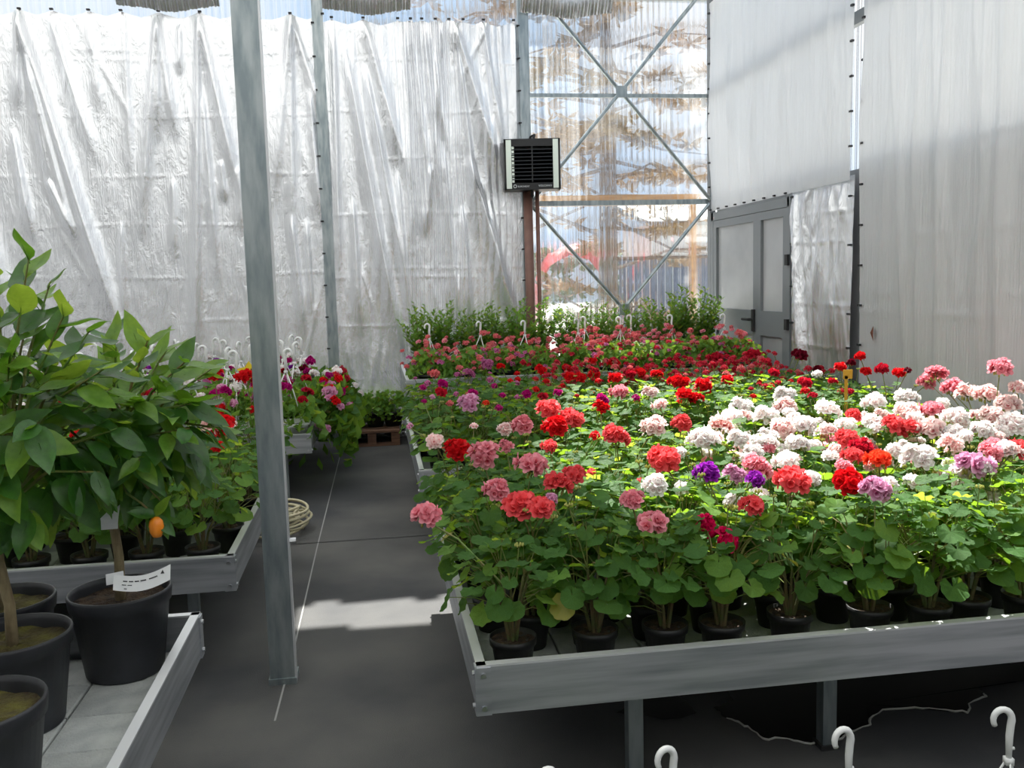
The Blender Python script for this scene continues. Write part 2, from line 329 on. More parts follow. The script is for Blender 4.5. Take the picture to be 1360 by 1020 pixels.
# overhead shade screen, unseen, its openings shaped to cast the sunlit areas
lit_px = [(700, 600), (712, 540), (735, 512), (830, 497), (960, 486), (1100, 494), (1240, 492), (1420, 470), (1420, 690), (1240, 668), (1120, 652), (1010, 650), (930, 650), (850, 640), (770, 622)]
LZ = .84
k_sun = (ZT - LZ) / TO_SUN[2]
poly = [(onz(x, y, LZ)[:2] + TO_SUN[:2] * k_sun) for x, y in lit_px]
poly = [np.array([min(p[0], XW + .05), p[1]]) for p in poly]; poly.insert(8, np.array([XW + .05, 5.05]))
patch = [(392, 842), (400, 806), (470, 798), (560, 790), (606, 796), (604, 822), (540, 826), (480, 834)]  # second opening, shaped to cast the bright floor patch
poly2 = [(onz(x, y, 0)[:2] + TO_SUN[:2] * (ZT / TO_SUN[2])) for x, y in patch]
def inside(p, pg):
    c = False
    for i in range(len(pg)):
        a, b_ = pg[i], pg[i - 1]
        if (a[1] > p[1]) != (b_[1] > p[1]) and p[0] < (b_[0] - a[0]) * (p[1] - a[1]) / (b_[1] - a[1]) + a[0]: c = not c
    return c
b = MB(); cs = .06; nx = int((XW - XL) / cs); ny = int((YB - 1.5) / cs); idx = {}; V = []; Fs = []
def vid(i, j):
    if (i, j) not in idx:
        idx[(i, j)] = len(V); V.append((XL + i * cs, 1.5 + j * cs, ZT + .03 * math.sin(j * .35) * math.sin(i * .2)))
    return idx[(i, j)]
for i in range(nx + 1):
    for j in range(ny + 1):
        p = (XL + (i + .5) * cs + .03 * math.sin(j * .7), 1.5 + (j + .5) * cs + .04 * math.sin(i * .5) + .03 * math.sin(i * 1.3))
        if inside(p, poly) or inside(p, poly2): continue
        Fs.append((vid(i, j), vid(i + 1, j), vid(i + 1, j + 1), vid(i, j + 1)))
b.add(V, Fs); b.add([(XL, YF, ZT), (XW + .05, YF, ZT), (XW + .05, 1.5, ZT), (XL, 1.5, ZT)], [(0, 1, 2, 3)])
struct('ceiling', b, M['screen'], 'pale overhead shade screen out of view, opening shaped for the sunlit flowers')
# roof above: clear sheets on bars
b = MB(); xm = (XL + XW) / 2
b.add([(XL, YF, 4.7), (xm, YF, 6.2), (xm, YB + .1, 6.2), (XL, YB + .1, 4.7), (XW + .1, YF, 4.7), (XW + .1, YB + .1, 4.7)], [(0, 1, 2, 3), (1, 4, 5, 2)]); struct('roof', b, M['clear'])
b = MB()
for y in (-1.5, 1.0, 3.5, 6.6, 9.0):
    b.tube([(XL, y, 4.66), (xm, y, 6.16), (XW + .07, y, 4.66)], .03, 6)
struct('roof_bars', b, M['galv'])

# steel frame of the back and side wall
def profile(name, c, d, m, label=None, rz=0):
    b = MB(); b.box(c, d, 0, rz); return struct(name, b, m, label)
profile('column', (1.552, YB - .05, 2.2), (.1, .08, 4.4), M['galv'], 'galvanised column behind the black heater')
profile('column', (-.395, YB - .05, 2.2), (.1, .06, 4.4), M['galv'], 'galvanised column between the two silver curtains')
profile('column', (XW - .015, YB - .02, 2.2), (.06, .08, 4.4), M['greyframe'], 'corner column beside the grey door')
profile('column', (XW + .02, 6.10, 1.12), (.04, .05, 2.24), M['greyframe'], 'slim grey post between the side wall curtains')
profile('eave_beam', (XW, (YF + YB) / 2, 4.34), (.1, YB - YF, .12), M['greyframe'])
profile('eave_sun_block', ((XL + XW) / 2, YB + .3, 4.42), (XW - XL + .6, .42, .1), M['galv'])  # unseen overhang, added to keep sun from entering above the curtains
profile('eave_beam', ((XL + XW) / 2, YB, 4.36), (XW - XL, .06, .1), M['galv'])
b = MB(); b.box(((1.6 + XW) / 2, YB + .01, 3.316), (XW - 1.6, .035, .035)); struct('girt', b, M['galv'], 'upper horizontal rail of the braced bay')
b = MB(); b.box(((1.6 + XW) / 2, YB + .01, 2.265), (XW - 1.6, .04, .05)); struct('girt', b, M['galv'], 'lower horizontal rail of the braced bay')
b = MB(); b.box((XW + .04, 6.9, 3.31), (.05, 4.9, .09)); struct('girt', b, M['greyframe'], 'rail showing dark through the side wall screen')
xl, xr = 1.60, 3.45
def brace(z0, z1):
    for (xa, za, xb, zb), dy in (((xl, z1, xr, z0), -.05), ((xr, z1, xl, z0), -.03)):
        b = MB(); b.tube([(xa, YB + dy, za), (xb, YB + dy, zb)], .019, 8); struct('cross_brace', b, M['galv'])
    b = MB(); b.box(((xl + xr) / 2, YB - .075, (z0 + z1) / 2), (.11, .012, .11)); struct('brace_plate', b, M['galv'])
brace(2.28, 4.4); brace(.14, 2.24)

# curtains ------------------------------------------------------------------
def curtain(name, u0, u1, z0, z1, folds, pins, gather, mtl, label, axis='y', off=.05, creases=(), nu=260, nz=200, seed=0, wr=.006, top_sag=.05):
    """height field of folds: u runs along the wall, folds push it into the room"""
    r = np.random.default_rng(seed)
    U, Z = np.meshgrid(np.linspace(u0, u1, nu), np.linspace(0, 1, nz))
    pins = sorted(pins)
    if pins:
        dist = np.min(np.abs(U[..., None] - np.array(pins)), axis=-1)
    else: dist = np.zeros_like(U)
    top = z1 - top_sag * np.minimum(1, (dist / .17)) ** .8
    Zc = z0 + (top - z0) * Z
    H = np.zeros_like(U)
    for (ua, za, ub, zb, w, a) in folds:
        t = np.clip((za - Zc) / (za - zb + 1e-6), -.12, 1.3); c = ua + (ub - ua) * t
        e0 = np.clip((t + .12) / .22, 0, 1); e1 = np.clip((1.3 - t) / .55, 0, 1); env = e0 * e0 * (3 - 2 * e0) * e1 * e1 * (3 - 2 * e1)
        ww = w * (.6 + .6 * np.clip(t, 0, 1)); q = (U - c) / ww
        H += 1.7 * a * env * np.where(q > 0, np.exp(-np.abs(q) ** 1.5 * 2.4), np.exp(-np.abs(q) ** 1.6 * .9))
    for (ua, ub, n, a) in gather:
        t = np.clip((U - ua) / (ub - ua), 0, 1); e = np.sin(np.pi * t) ** .5
        ph = 2 * np.pi * n * t + .9 * np.sin(Zc * 2.1) + .5 * np.sin(Zc * 5 + 1)
        H += a * e * (np.abs(np.sin(ph)) * .8 + .3 * np.sin(ph * 1.7 + Zc)) * (.45 + .55 * Z)
    for zc in creases:
        zz = zc + .015 * np.sin(U * 2.3 + zc * 9)
        H += (.0032 if axis == 'y' else .006) * np.exp(-((Zc - zz) / .010) ** 2) * (.6 + .4 * np.sin(U * 5 + zc * 7))
    for _ in range(26):
        ku = r.uniform(4, 26); kz = r.uniform(-5, 5); H += wr * .35 * r.uniform(.3, 1) * np.sin(ku * U + kz * Zc + r.uniform(0, 6.3)) * (9 / (ku + 5))
    for _ in range(70):
        uc = r.uniform(u0, u1); zc = r.uniform(z0, z1); an = r.normal(0, .22); Lw = r.uniform(.15, .7); w = r.uniform(.015, .04)
        du = (U - uc) * math.cos(an) + (Zc - zc) * math.sin(an); dz = -(U - uc) * math.sin(an) + (Zc - zc) * math.cos(an)
        H += r.uniform(-.3, 1.4) * wr * 1.3 * np.exp(-(du / w) ** 2 - (dz / Lw) ** 2)
    H += .02 * (1 - Z) * np.sin(U * 1.7 + seed)
    if axis == 'y': P = np.stack([U, YB - off - H * 1.0 - .0, Zc], -1)
    else: P = np.stack([XW - off - H, U, Zc], -1)
    P = P.reshape(-1, 3); b = MB()
    Fs = [(j * nu + i, j * nu + i + 1, (j + 1) * nu + i + 1, (j + 1) * nu + i) for j in range(nz - 1) for i in range(nu - 1)]
    b.add(P.tolist(), Fs); o = b.build(name, mtl, None, True); tag(o, label, 'curtain')
    return o
def clips(parent, spots, axis):
    me = MB().box((0, 0, 0), (.03, .025, .014) if axis == 'y' else (.02, .028, .014)).mesh('clip', M['clip'])
    for p in spots: put('clip', me, parent, Matrix.Translation(p))
def px_folds(L, sc, ox, oy, mirror=False):
    out = []
    for (x0, y0, x1, y1, w, a) in L:
        A = ony(ox + x0 * sc, oy + y0 * sc, YB - .1); B = ony(ox + x1 * sc, oy + y1 * sc, YB - .1)
        out.append((A[0], A[2], B[0], B[2], w, a))
    return out
S1 = [(60, 50, 335, 915, .075, .06), (60, 50, 150, 540, .06, .035), (55, 60, 50, 300, .05, .03), (95, 220, 215, 690, .05, .03), (155, 60, 270, 420, .06, .03), (485, 60, 530, 360, .06, .035), (486, 60, 484, 360, .05, .03), (478, 70, 440, 620, .06, .03),
      (615, 60, 720, 520, .07, .045), (610, 70, 603, 1000, .05, .035), (622, 300, 665, 780, .045, .025), (40, 420, 90, 690, .045, .03), (550, 80, 552, 200, .04, .02), (895, 60, 850, 540, .07, .03), (895, 60, 900, 640, .06, .03), (900, 60, 985, 330, .06, .03),
      (955, 300, 982, 620, .05, .03), (900, 690, 932, 1000, .05, .03), (735, 520, 742, 680, .04, .02), (378, 60, 400, 480, .05, .02), (270, 60, 300, 300, .06, .02), (150, 560, 215, 700, .05, .025), (680, 500, 690, 600, .04, .02), (370, 700, 380, 960, .04, .018), (530, 560, 535, 760, .04, .015), (945, 700, 960, 960, .04, .02)]
S2 = [(195, 70, 310, 480, .09, .045), (145, 200, 290, 990, .07, .05), (100, 120, 118, 800, .05, .03), (205, 250, 305, 780, .06, .04), (320, 70, 345, 800, .05, .035), (340, 80, 400, 600, .05, .035), (380, 100, 420, 520, .045, .04), (400, 520, 388, 690, .04, .03), (400, 100, 440, 400, .04, .035),
      (430, 80, 420, 330, .04, .03), (470, 70, 605, 500, .10, .06), (560, 70, 622, 440, .06, .04), (490, 200, 545, 680, .05, .035), (530, 520, 645, 920, .07, .04), (660, 80, 665, 420, .04, .02), (440, 480, 482, 950, .05, .035), (300, 560, 330, 960, .05, .03), (500, 660, 520, 960, .05, .03), (160, 640, 180, 960, .05, .025), (590, 640, 625, 900, .05, .02)]
K = 440 / 1020
pins1 = [ony(x, 18, YB - .1)[0] for x in (25, 68, 117, 160, 210, 265, 318, 385, 428)] + [-3.6, -4.1, -4.6, -5.1]
cr1 = [ony(160, y, YB - .1)[2] for y in (66, 80, 153, 233, 300, 369)] + [1.2, .6]
c1 = curtain('curtain', XL + .05, -.44, .01, 4.03, px_folds(S1, K, 0, 0) + [(-3.7, 4, -3.3, 1.4, .08, .05), (-4.2, 4, -3.9, 1, .08, .05)], pins1, [], M['foil'], 'silver foil curtain with long slanting folds, behind the tall galvanised post', creases=cr1, nu=420, nz=240, seed=1)
clips(c1, [(-.44, YB - .08, z) for z in np.linspace(.6, 3.95, 12)] + [(u, YB - .09, 4.03) for u in pins1], 'y')
pins2 = [ony(x, 22, YB - .1)[0] for x in (440, 482, 528, 545, 560, 578, 596, 615, 642, 682)]
cr2 = [ony(560, y, YB - .1)[2] for y in (80, 147, 210, 284, 355, 368, 430)] + [.6]
c2 = curtain('curtain', -.35, 1.51, .01, 3.99, px_folds(S2, K, 400, 0), pins2, [(.30, .95, 9, .035), (-.3, .3, 3, .012), (.95, 1.45, 4, .012)], M['foil'], 'crumpled silver foil curtain gathered in tight pleats, beside the black heater', creases=cr2, nu=300, nz=260, seed=2)
clips(c2, [(1.5, YB - .08, z) for z in np.linspace(.6, 3.95, 12)] + [(u, YB - .09, 4.0) for u in pins2], 'y')
# side wall
vf = lambda ys, z1, z0, w, a: [(y, z1, y + random.uniform(-.3, .3), z0 + random.uniform(0, .9), w * random.uniform(.7, 1.4), a * random.uniform(.5, 1.2)) for y in ys]
c3 = curtain('curtain', 6.16, 8.95, 2.16, 4.2, vf(np.linspace(6.3, 8.8, 16), 4.1, 2.2, .05, .018), [], [], M['fabric'], 'pale translucent screen hung over the grey door', axis='x', off=.045, nu=160, nz=110, seed=3, wr=.004)
clips(c3, [(XW - .06, y, 2.17) for y in np.linspace(7.2, 8.9, 9)] + [(XW - .06, y, z) for y in (6.17, 8.93) for z in np.linspace(2.4, 4.1, 8)], 'x')
c4 = curtain('curtain', 6.16, 7.12, .1, 2.2, vf(np.linspace(6.3, 7.05, 6), 2.1, .5, .06, .02) + [(7.1, 2.1, 6.8, .5, .06, .03)], [], [], M['foil'], 'dull grey foil curtain between the door and the slim post', axis='x', off=.03, creases=(1.95, 1.75, 1.25, .95), nu=90, nz=120, seed=4)
clips(c4, [(XW - .05, 7.1, z) for z in (1.1, 1.4, 1.75, 1.98, 2.13)] + [(XW - .05, 6.18, z) for z in (.95, 1.2, 1.7, 2.05)], 'x')
c5 = curtain('curtain', 1.2, 6.05, .05, 4.3, vf(np.linspace(3.2, 6.0, 26), 4.2, 1.0, .05, .016) + vf(np.linspace(1.3, 3.1, 8), 4.2, 1.0, .05, .02), [], [], M['fabric'], 'large striped pale screen along the side wall past the slim post', axis='x', off=.03, creases=(2.27, 1.72, 1.36, 1.24), nu=320, nz=170, seed=5, wr=.004)
clips(c5, [(XW - .05, 6.03, z) for z in np.linspace(.7, 4.1, 13)], 'x')
# gathered screen bundles hanging above the curtains
def bundle(x0, x1, zb, label):
    n = 90; b = MB(); V = []; nz = 8
    for j in range(nz):
        for i in range(n):
            t = i / (n - 1); x = x0 + (x1 - x0) * t; zz = zb + .02 * math.sin(t * 9) + .05 * max(0, abs(t - .5) - .35) * 4
            f = j / (nz - 1); V.append((x, YB - .13 - .09 * math.sin(f * math.pi) - .014 * math.sin(i * 1.9) - .01 * math.sin(i * .7 + 1), zz + f * .32))
    b.add(V, [(j * n + i, j * n + i + 1, (j + 1) * n + i + 1, (j + 1) * n + i) for j in range(nz - 1) for i in range(n - 1)])
    tag(b.build('gathered_screen', M['foil'], None, True), label, 'screen')
bundle(ony(155, 10, 8.87)[0], ony(292, 10, 8.87)[0], 4.03, 'grey gathered shade screen bunched above the slant-folded foil curtain')
bundle(ony(428, 10, 8.87)[0], ony(545, 10, 8.87)[0], 4.03, 'grey gathered shade screen bunched above the pleated foil curtain')
bundle(ony(690, 10, 8.87)[0], ony(812, 10, 8.87)[0], 4.03, 'grey gathered shade screen bunched above the cross brace')

# door ----------------------------------------------------------------------
d = empty('door_1', (XW - .01, 8.04, 0)); tag(d, 'grey double door with two tall frosted panes', kind='structure')
b = MB()
b.box((0, .86, 1.07), (.07, .07, 2.14)); b.box((0, -.87, 1.07), (.07, .06, 2.14)); b.box((0, 0, 2.1), (.07, 1.75, .08)); b.build('door_frame', M['greyframe'], d)
for (ya, yb, hnd) in ((-.235, .825, True), (-.84, -.235, False)):
    ym = (ya + yb) / 2; w = yb - ya; b = MB()
    b.box((-.01, ya + .04, 1.03), (.045, .08, 2.05)); b.box((-.01, yb - .04, 1.03), (.045, .08, 2.05)); b.box((-.01, ym, 2.02), (.045, w - .16, .07)); b.box((-.01, ym, 1.07), (.045, w - .16, .22)); b.box((-.01, ym, .08), (.045, w - .16, .15))
    lf = b.build('door_leaf', M['greyframe'], d)
    MB().box((0, ym, 1.59), (.012, w - .16, .84)).build('pane', M['pane'], lf)
    MB().box((0, ym, .56), (.014, w - .16, .82)).build('lower_panel', M['opaque_panel'], lf)
    if hnd:
        b = MB(); b.box((-.045, ya + .05, 1.09), (.02, .045, .2)); b.tube([(-.05, ya + .05, 1.1), (-.09, ya + .05, 1.1), (-.09, ya + .19, 1.1)], .013, 8); h = b.build('handle', M['clip'], lf); h['label'] = 'black lever handle'
for z in (.5, 1.08, 1.62):
    MB().box((-.045, -.87, z), (.03, .05, .09)).build('hinge', M['clip'], d)

# outside, seen through the clear bay ------------------------------------------------
b = MB(); b.add([(-20, YB + .2, -.02), (30, YB + .2, -.02), (30, 60, -.02), (-20, 60, -.02)], [(0, 1, 2, 3)]); b.add([(XW + .2, -6, -.02), (30, -6, -.02), (30, YB + .2, -.02), (XW + .2, YB + .2, -.02)], [(0, 1, 2, 3)]); struct('ground', b, M['gravel'], 'pale gravel yard outside')
b = MB(); b.box((2.55, YB + .4, 2.36), (1.75, .06, .12)); b.box((1.78, YB + .4, 1.18), (.07, .06, 2.3)); b.box((3.3, YB + .4, 1.18), (.07, .06, 2.3))
r_ = empty('timber_rail', (0, 0, 0)); tag(r_, 'fresh timber rail standing just outside the clear bay', 'rail')
MB().box((2.52, YB + .5, 2.33), (1.96, .06, .11)).build('rail_board', M['beamwood'], r_)
for x in (1.56, 3.46): MB().box((x, YB + .5, 1.14), (.07, .06, 2.28)).build('rail_post', M['beamwood'], r_)
def blade_tuft(b, p, n, L, r, w=.02, droop=.3):
    for _ in range(n):
        a = r.uniform(0, 2 * math.pi); e = r.uniform(-.6, .5); dd = np.array([math.cos(a) * math.cos(e), math.sin(a) * math.cos(e), math.sin(e)])
        q = np.array(p) + dd * L * r.uniform(.5, 1.1); s = np.cross(dd, r.normal(size=3)); s = s / (np.linalg.norm(s) + 1e-6) * w
        m_ = (np.array(p) + q) / 2 + [0, 0, -.02]
        b.add([p, m_ + s, q, m_ - s], [(0, 1, 2, 3)])
def conifer(x, y, h, label, seed, bare):
    r = np.random.default_rng(seed); t = empty('conifer_tree', (x, y, 0)); tag(t, label, 'tree')
    b = MB(); b.tube([(0, 0, 0), (.05, 0, h * .5), (0, 0, h)], [.16, .11, .02], 8); b.build('trunk', M['barkdark'], t, True)
    bb, fo = MB(), MB()
    for i in range(46):
        z = 1.6 + (h - 1.8) * (i / 46) ** .9; a = r.uniform(0, 6.28); L = (h - z) * .36 + .5
        tip = np.array([math.cos(a) * L, math.sin(a) * L, z - L * r.uniform(-.2, .25)]); bb.tube([(0, 0, z), tip * [.5, .5, 1] + [0, 0, .06], tip], [.03, .018, .005], 4, cap=False)
        for f in np.linspace(.25, 1, 9):
            p = np.array([0, 0, z]) * (1 - f) + tip * f + r.normal(0, .09, 3)
            if r.random() > bare: blade_tuft(fo, p, 18, .3, r, .04)
    bb.build('branches', M['barkdark'], t); fb = fo.build('foliage', M['needle'], t); fb['kind'] = 'stuff'
conifer(3.31, 12.6, 7.5, 'brown-green conifer with a bare trunk outside the clear bay', 3, .6)
conifer(2.45, 14.6, 9.5, 'taller russet conifer standing further out in the yard', 5, .35)
b = MB(); r = np.random.default_rng(4)
for i in range(420):
    p = np.array([r.uniform(-1, 14), 24 + r.uniform(-.7, .7), r.uniform(.1, 2.3)]); blade_tuft(b, p, 7, .38, r, .1)
o = b.build('hedge', M['hedge'], None); tag(o, 'far green hedge closing the yard', 'hedge', kind='stuff')
f_ = empty('slate_fence', (6.3, 17.5, 0)); tag(f_, 'low dark slate-blue board fence out in the yard', 'fence')
me = MB().box((0, 0, .95), (.13, .03, 1.9)).mesh('fence_board', M['bluefence'])
for i in range(22): put('fence_board', me, f_, Matrix.Translation((-1.7 + i * .16, 0, 0)))
MB().box((0, .03, .85), (3.6, .04, .08)).build('fence_rail', M['bluefence'], f_)
sh = empty('white_shed', (9.0, 21.0, 0)); tag(sh, 'low white shed out in the yard behind the slate fence', 'shed')
b = MB(); b.box((0, 0, 1.35), (5.5, 2.4, 2.7)); b.build('walls', M['palewall'], sh)
b = MB(); b.add([(-2.95, -1.4, 2.65), (2.95, -1.4, 2.65), (2.95, 1.4, 3.3), (-2.95, 1.4, 3.3), (-2.95, -1.4, 2.75), (2.95, -1.4, 2.75), (2.95, 1.4, 3.4), (-2.95, 1.4, 3.4)], [(0, 3, 2, 1), (4, 5, 6, 7), (0, 1, 5, 4), (1, 2, 6, 5), (2, 3, 7, 6), (3, 0, 4, 7)]); b.build('roof', M['galv'], sh)
MB().box((-1.2, -1.21, 1.0), (.9, .04, 2.0)).build('door', M['greyframe'], sh)
b = MB(); V = []
for i in range(13):
    for j in range(9):
        a = math.pi * i / 12; V.append((.75 * -math.cos(a), -.5 + j / 8, .55 * math.sin(a) ** .6 * (1 + .06 * math.sin(j * 2.1 + i))))
b.add(V, [(i * 9 + j, i * 9 + j + 1, (i + 1) * 9 + j + 1, (i + 1) * 9 + j) for i in range(12) for j in range(8)])
o = b.build('covered_heap', M['redthing'], None, True); o.location = (4.6, 20.5, .0); o.scale = (1.3, 1, 4.0); tag(o, 'rounded heap under a red cover on the gravel outside', 'heap')

# tall post in the aisle -------------------------------------------------------
t = empty('steel_post', (-.40, 3.44, 0)); tag(t, 'tall galvanised steel post standing in the aisle', 'post')
b = MB()
b.box((0, -.045, 2.2), (.092, .006, 4.4)); b.box((-.043, 0, 2.2), (.006, .09, 4.4)); b.box((.043, 0, 2.2), (.006, .09, 4.4)); b.box((0, .045, 2.2), (.092, .006, 4.4))
b.build('column', M['galv'], t)
MB().box((.049, -.03, 2.2), (.008, .03, 4.4)).build('edge_strip', M['aluedge'], t)  # bright side edge of the post, its light put in as paler metal
MB().box((0, 0, .012), (.104, .104, .024)).build('base_plate', M['galv'], t)
MB().tube([(.05, -.02, .55), (.075, -.02, .55)], .012, 8).build('bolt', M['screw'], t)

# heater -------------------------------------------------------------------------
hl, hr = ony(669, 186, 8.68), ony(744, 250, 8.68)
hw = hr[0] - hl[0]; hz = (hl[2] + hr[2]) / 2; hh = hl[2] - hr[2] + .02; hx = (hl[0] + hr[0]) / 2
t = empty('unit_heater', (hx, 8.68, hz), R(-8)); tag(t, 'black wall heater with silver side strips on the column', 'heater')
b = MB(); D = .2
b.box((0, .14, 0), (hw, .16, hh)); b.box((0, .02, hh / 2 - .035), (hw, .09, .07)); b.box((0, .02, -hh / 2 + .03), (hw, .09, .06)); b.box((-hw / 2 + .01, .02, 0), (.02, .09, hh)); b.box((hw / 2 - .01, .02, 0), (.02, .09, hh)); b.build('housing', M['heaterblack'], t)
for s in (-1, 1): MB().box((s * (hw / 2 - .045), -.018, .0), (.05, .03, hh - .02)).build('side_strip', M['heatersilver'], t)
me = MB().box((0, 0, 0), (hw - .15, .05, .008)).mesh('louvre', M['heaterblack'])
for i in range(9): put('louvre', me, t, Matrix.Translation((.0, .0, -hh / 2 + .085 + i * (hh - .18) / 8.5)) @ Matrix.Rotation(R(-28), 4, 'X'))
MB().box((0, -.012, .0), (.012, .02, hh - .14)).build('centre_bar', M['heaterblack'], t)
me = MB().box((0, 0, 0), (.022, .012, .042)).mesh('louvre_end', M['heatersilver'])
for i in range(7): put('louvre_end', me, t, Matrix.Translation((-hw / 2 + .085, -.012, -hh / 2 + .09 + i * .052)))
def text(s, size, loc, parent, m, name='lettering', rot=(math.pi / 2, 0, 0), al='LEFT', ext=.0015):
    c = bpy.data.curves.new(name, 'FONT'); c.body = s; c.size = size; c.extrude = ext; c.align_x = al; c.resolution_u = 2
    tmp = bpy.data.objects.new('tmp', c); COL.objects.link(tmp); dg = bpy.context.evaluated_depsgraph_get()
    me = bpy.data.meshes.new_from_object(tmp.evaluated_get(dg)); bpy.data.objects.remove(tmp); me.materials.clear(); me.materials.append(m)
    o = put(name, me, parent); o.location = loc; o.rotation_euler = rot; return o
text('VOLCANO', .026, (hw / 2 - .085, -.028, -hh / 2 + .024), t, M['white_print'], al='RIGHT')
text('EUROHEAT', .022, (-hw / 2 + .125, -.028, -hh / 2 + .022), t, M['white_print'])
b = MB(); b.tube([(-hw / 2 + .1 + .014 * math.cos(a), -.028, -hh / 2 + .032 + .014 * math.sin(a)) for a in np.linspace(0, 6.28, 13)], .003, 5); b.build('emblem', M['white_print'], t)
b = MB(); b.tube([(.02, .1, hh / 2), (.03, .1, hh / 2 + .05), (.0, .2, hh / 2 + .05), (0, .26, hh / 2 + .02)], .014, 6); b.tube([(.0, .1, -hh / 2), (.0, .1, -hh / 2 - .05), (0, .26, -hh / 2 - .05)], .014, 6); b.build('bracket', M['clip'], t)
b = MB(); b.tube([(1.545, 8.855, 0), (1.545, 8.855, 2.5)], .045, 10); o = b.build('supply_pipe', M['rustpipe'], None, True)
tag(o, 'red-brown pipe running down below the black heater', 'pipe')
o = MB().tube([(1.64, 8.86, 0), (1.64, 8.86, 2.5)], .02, 8).build('return_pipe', M['rustpipe'], None, True); tag(o, 'thin red-brown pipe beside the thicker one below the heater', 'pipe')

# ------------------------------------------------------------------ benches
TOPZ, RIM = .50, .135
SLABZ = TOPZ - .105
def bench(x0, x1, y0, y1, label, legs, top=TOPZ, rim=RIM, slabs=None, m='alu'):
    t = empty('plant_bench', ((x0 + x1) / 2, (y0 + y1) / 2, 0)); tag(t, label, 'bench'); cx, cy = (x0 + x1) / 2, (y0 + y1) / 2
    w, dd = x1 - x0, y1 - y0; zc = top - rim / 2
    for nm, c, d_, lp, ld in (('side_rim', (0, -dd / 2 + .006, zc), (w, .012, rim), (0, -dd / 2 + .012, top - .002), (w, .026, .006)), ('side_rim', (0, dd / 2 - .006, zc), (w, .012, rim), (0, dd / 2 - .012, top - .002), (w, .026, .006)),
                      ('side_rim', (-w / 2 + .006, 0, zc), (.012, dd, rim), (-w / 2 + .012, 0, top - .002), (.026, dd, .006)), ('side_rim', (w / 2 - .006, 0, zc), (.012, dd, rim), (w / 2 - .012, 0, top - .002), (.026, dd, .006))):
        o = MB().box(c, d_).build(nm, M[m], t); MB().box(lp, ld).build('lip', M['aluedge'], o)
    for sx in (-1, 1):
        for sy in (-1, 1):
            b = MB(); b.box((sx * (w / 2 - .017), sy * (dd / 2 + .002), zc - .003), (.04, .006, rim - .004)); b.box((sx * (w / 2 + .002), sy * (dd / 2 - .017), zc - .003), (.006, .04, rim - .004))
            o = b.build('corner_plate', M['alu'], t)
            for z in (top - .025, top - rim + .02):
                b = MB(); y_ = sy * (dd / 2 + .005); x_ = sx * (w / 2 - .017); b.tube([(x_, y_, z), (x_, y_ + sy * .006, z)], .007, 8); x_ = sx * (w / 2 + .005); y_ = sy * (dd / 2 - .017); b.tube([(x_, y_, z), (x_ + sx * .006, y_, z)], .007, 8); b.build('screw', M['screw'], o)
    MB().box((0, 0, top - .128), (w - .02, dd - .02, .012)).build('tray', M['greyframe'], t)
    for (lx, ly) in legs:
        b = MB(); b.box((lx - cx, ly - cy, (top - rim) / 2 + .01), (.045, .045, top - rim + .02)); o = b.build('leg', M['galv'], t); MB().box((lx - cx, ly - cy, .008), (.06, .06, .016)).build('foot', M['clip'], o)
    if slabs:
        sx0, sx1, sy0, sy1, lw, ll = slabs; xs = np.arange(sx0, sx1 - lw * .3, lw); ys = np.arange(sy0, sy1 - ll * .3, ll)
        g = .006; hgt = .016; bev = .004; wv, lv = lw - g, ll - g
        sb = MB(); V = []
        for z, i_ in ((0, 0), (hgt - bev, 0), (hgt, bev)):
            V += [(-wv / 2 + i_, -lv / 2 + i_, z), (wv / 2 - i_, -lv / 2 + i_, z), (wv / 2 - i_, lv / 2 - i_, z), (-wv / 2 + i_, lv / 2 - i_, z)]
        sb.add(V, [(k * 4 + q, k * 4 + (q + 1) % 4, k * 4 + 4 + (q + 1) % 4, k * 4 + 4 + q) for k in range(2) for q in range(4)] + [(8, 9, 10, 11)])
        me = sb.mesh('concrete_slab', M['slab'])
        for xx in xs:
            for yy in ys:
                px = proj((xx, yy, SLABZ))
                if yy < .3: continue
                put('concrete_slab', me, t, Matrix.Translation((xx + lw / 2 - cx, yy + ll / 2 - cy, top - .122 + random.uniform(-.0015, .0015))) @ Matrix.Rotation(random.uniform(-.008, .008), 4, 'Z'))
    return t
AX, AY0, AY1 = .228, 2.265, 4.28
bench(AX, 3.3, AY0, AY1, 'wide aluminium bench of mixed geraniums behind the row of white basket hooks', [(.72, 2.5), (1.37, 2.56), (2.6, 2.6), (.6, 4.0), (2.4, 4.0)], slabs=(AX + .03, 3.25, AY0 + .03, 3.1, .25, .2))
BY0, BY1 = 4.83, 6.85
bench(.212, 3.3, BY0, BY1, 'second aluminium bench of geraniums, in line behind the wide one', [(.6, 5.2), (2.8, 5.2), (.6, 6.6), (2.8, 6.6)])
bench(.24, 3.3, 7.25, 8.8, 'raised pale bench of hanging baskets and shrubs under the braced bay', [(.5, 7.6), (2.9, 7.6), (.5, 8.6), (2.9, 8.6)], top=.74, rim=.22)
bench(-2.9, -.562, 3.447, 5.35, 'aluminium bench of red and white geraniums beside the tall post', [(-.84, 4.05), (-2.4, 4.05), (-.84, 5.1), (-2.4, 5.1)], slabs=(-1.85, -.58, 3.475, 4.1, .25, .2))
bench(-3.1, -.462, 6.28, 8.7, 'aluminium bench crowded with white hanging baskets in front of the foil curtain', [(-.66, 6.45), (-2.8, 6.45), (-.66, 8.4), (-2.8, 8.4)])
bench(-2.2, -.575, .2, 2.85, 'aluminium bench with grey slabs carrying the potted citrus trees', [(-.8, 2.6), (-2.0, 2.6), (-.8, .5), (-2.0, .5)], slabs=(-1.545, -.62, 1.22, 2.83, .235, .2))

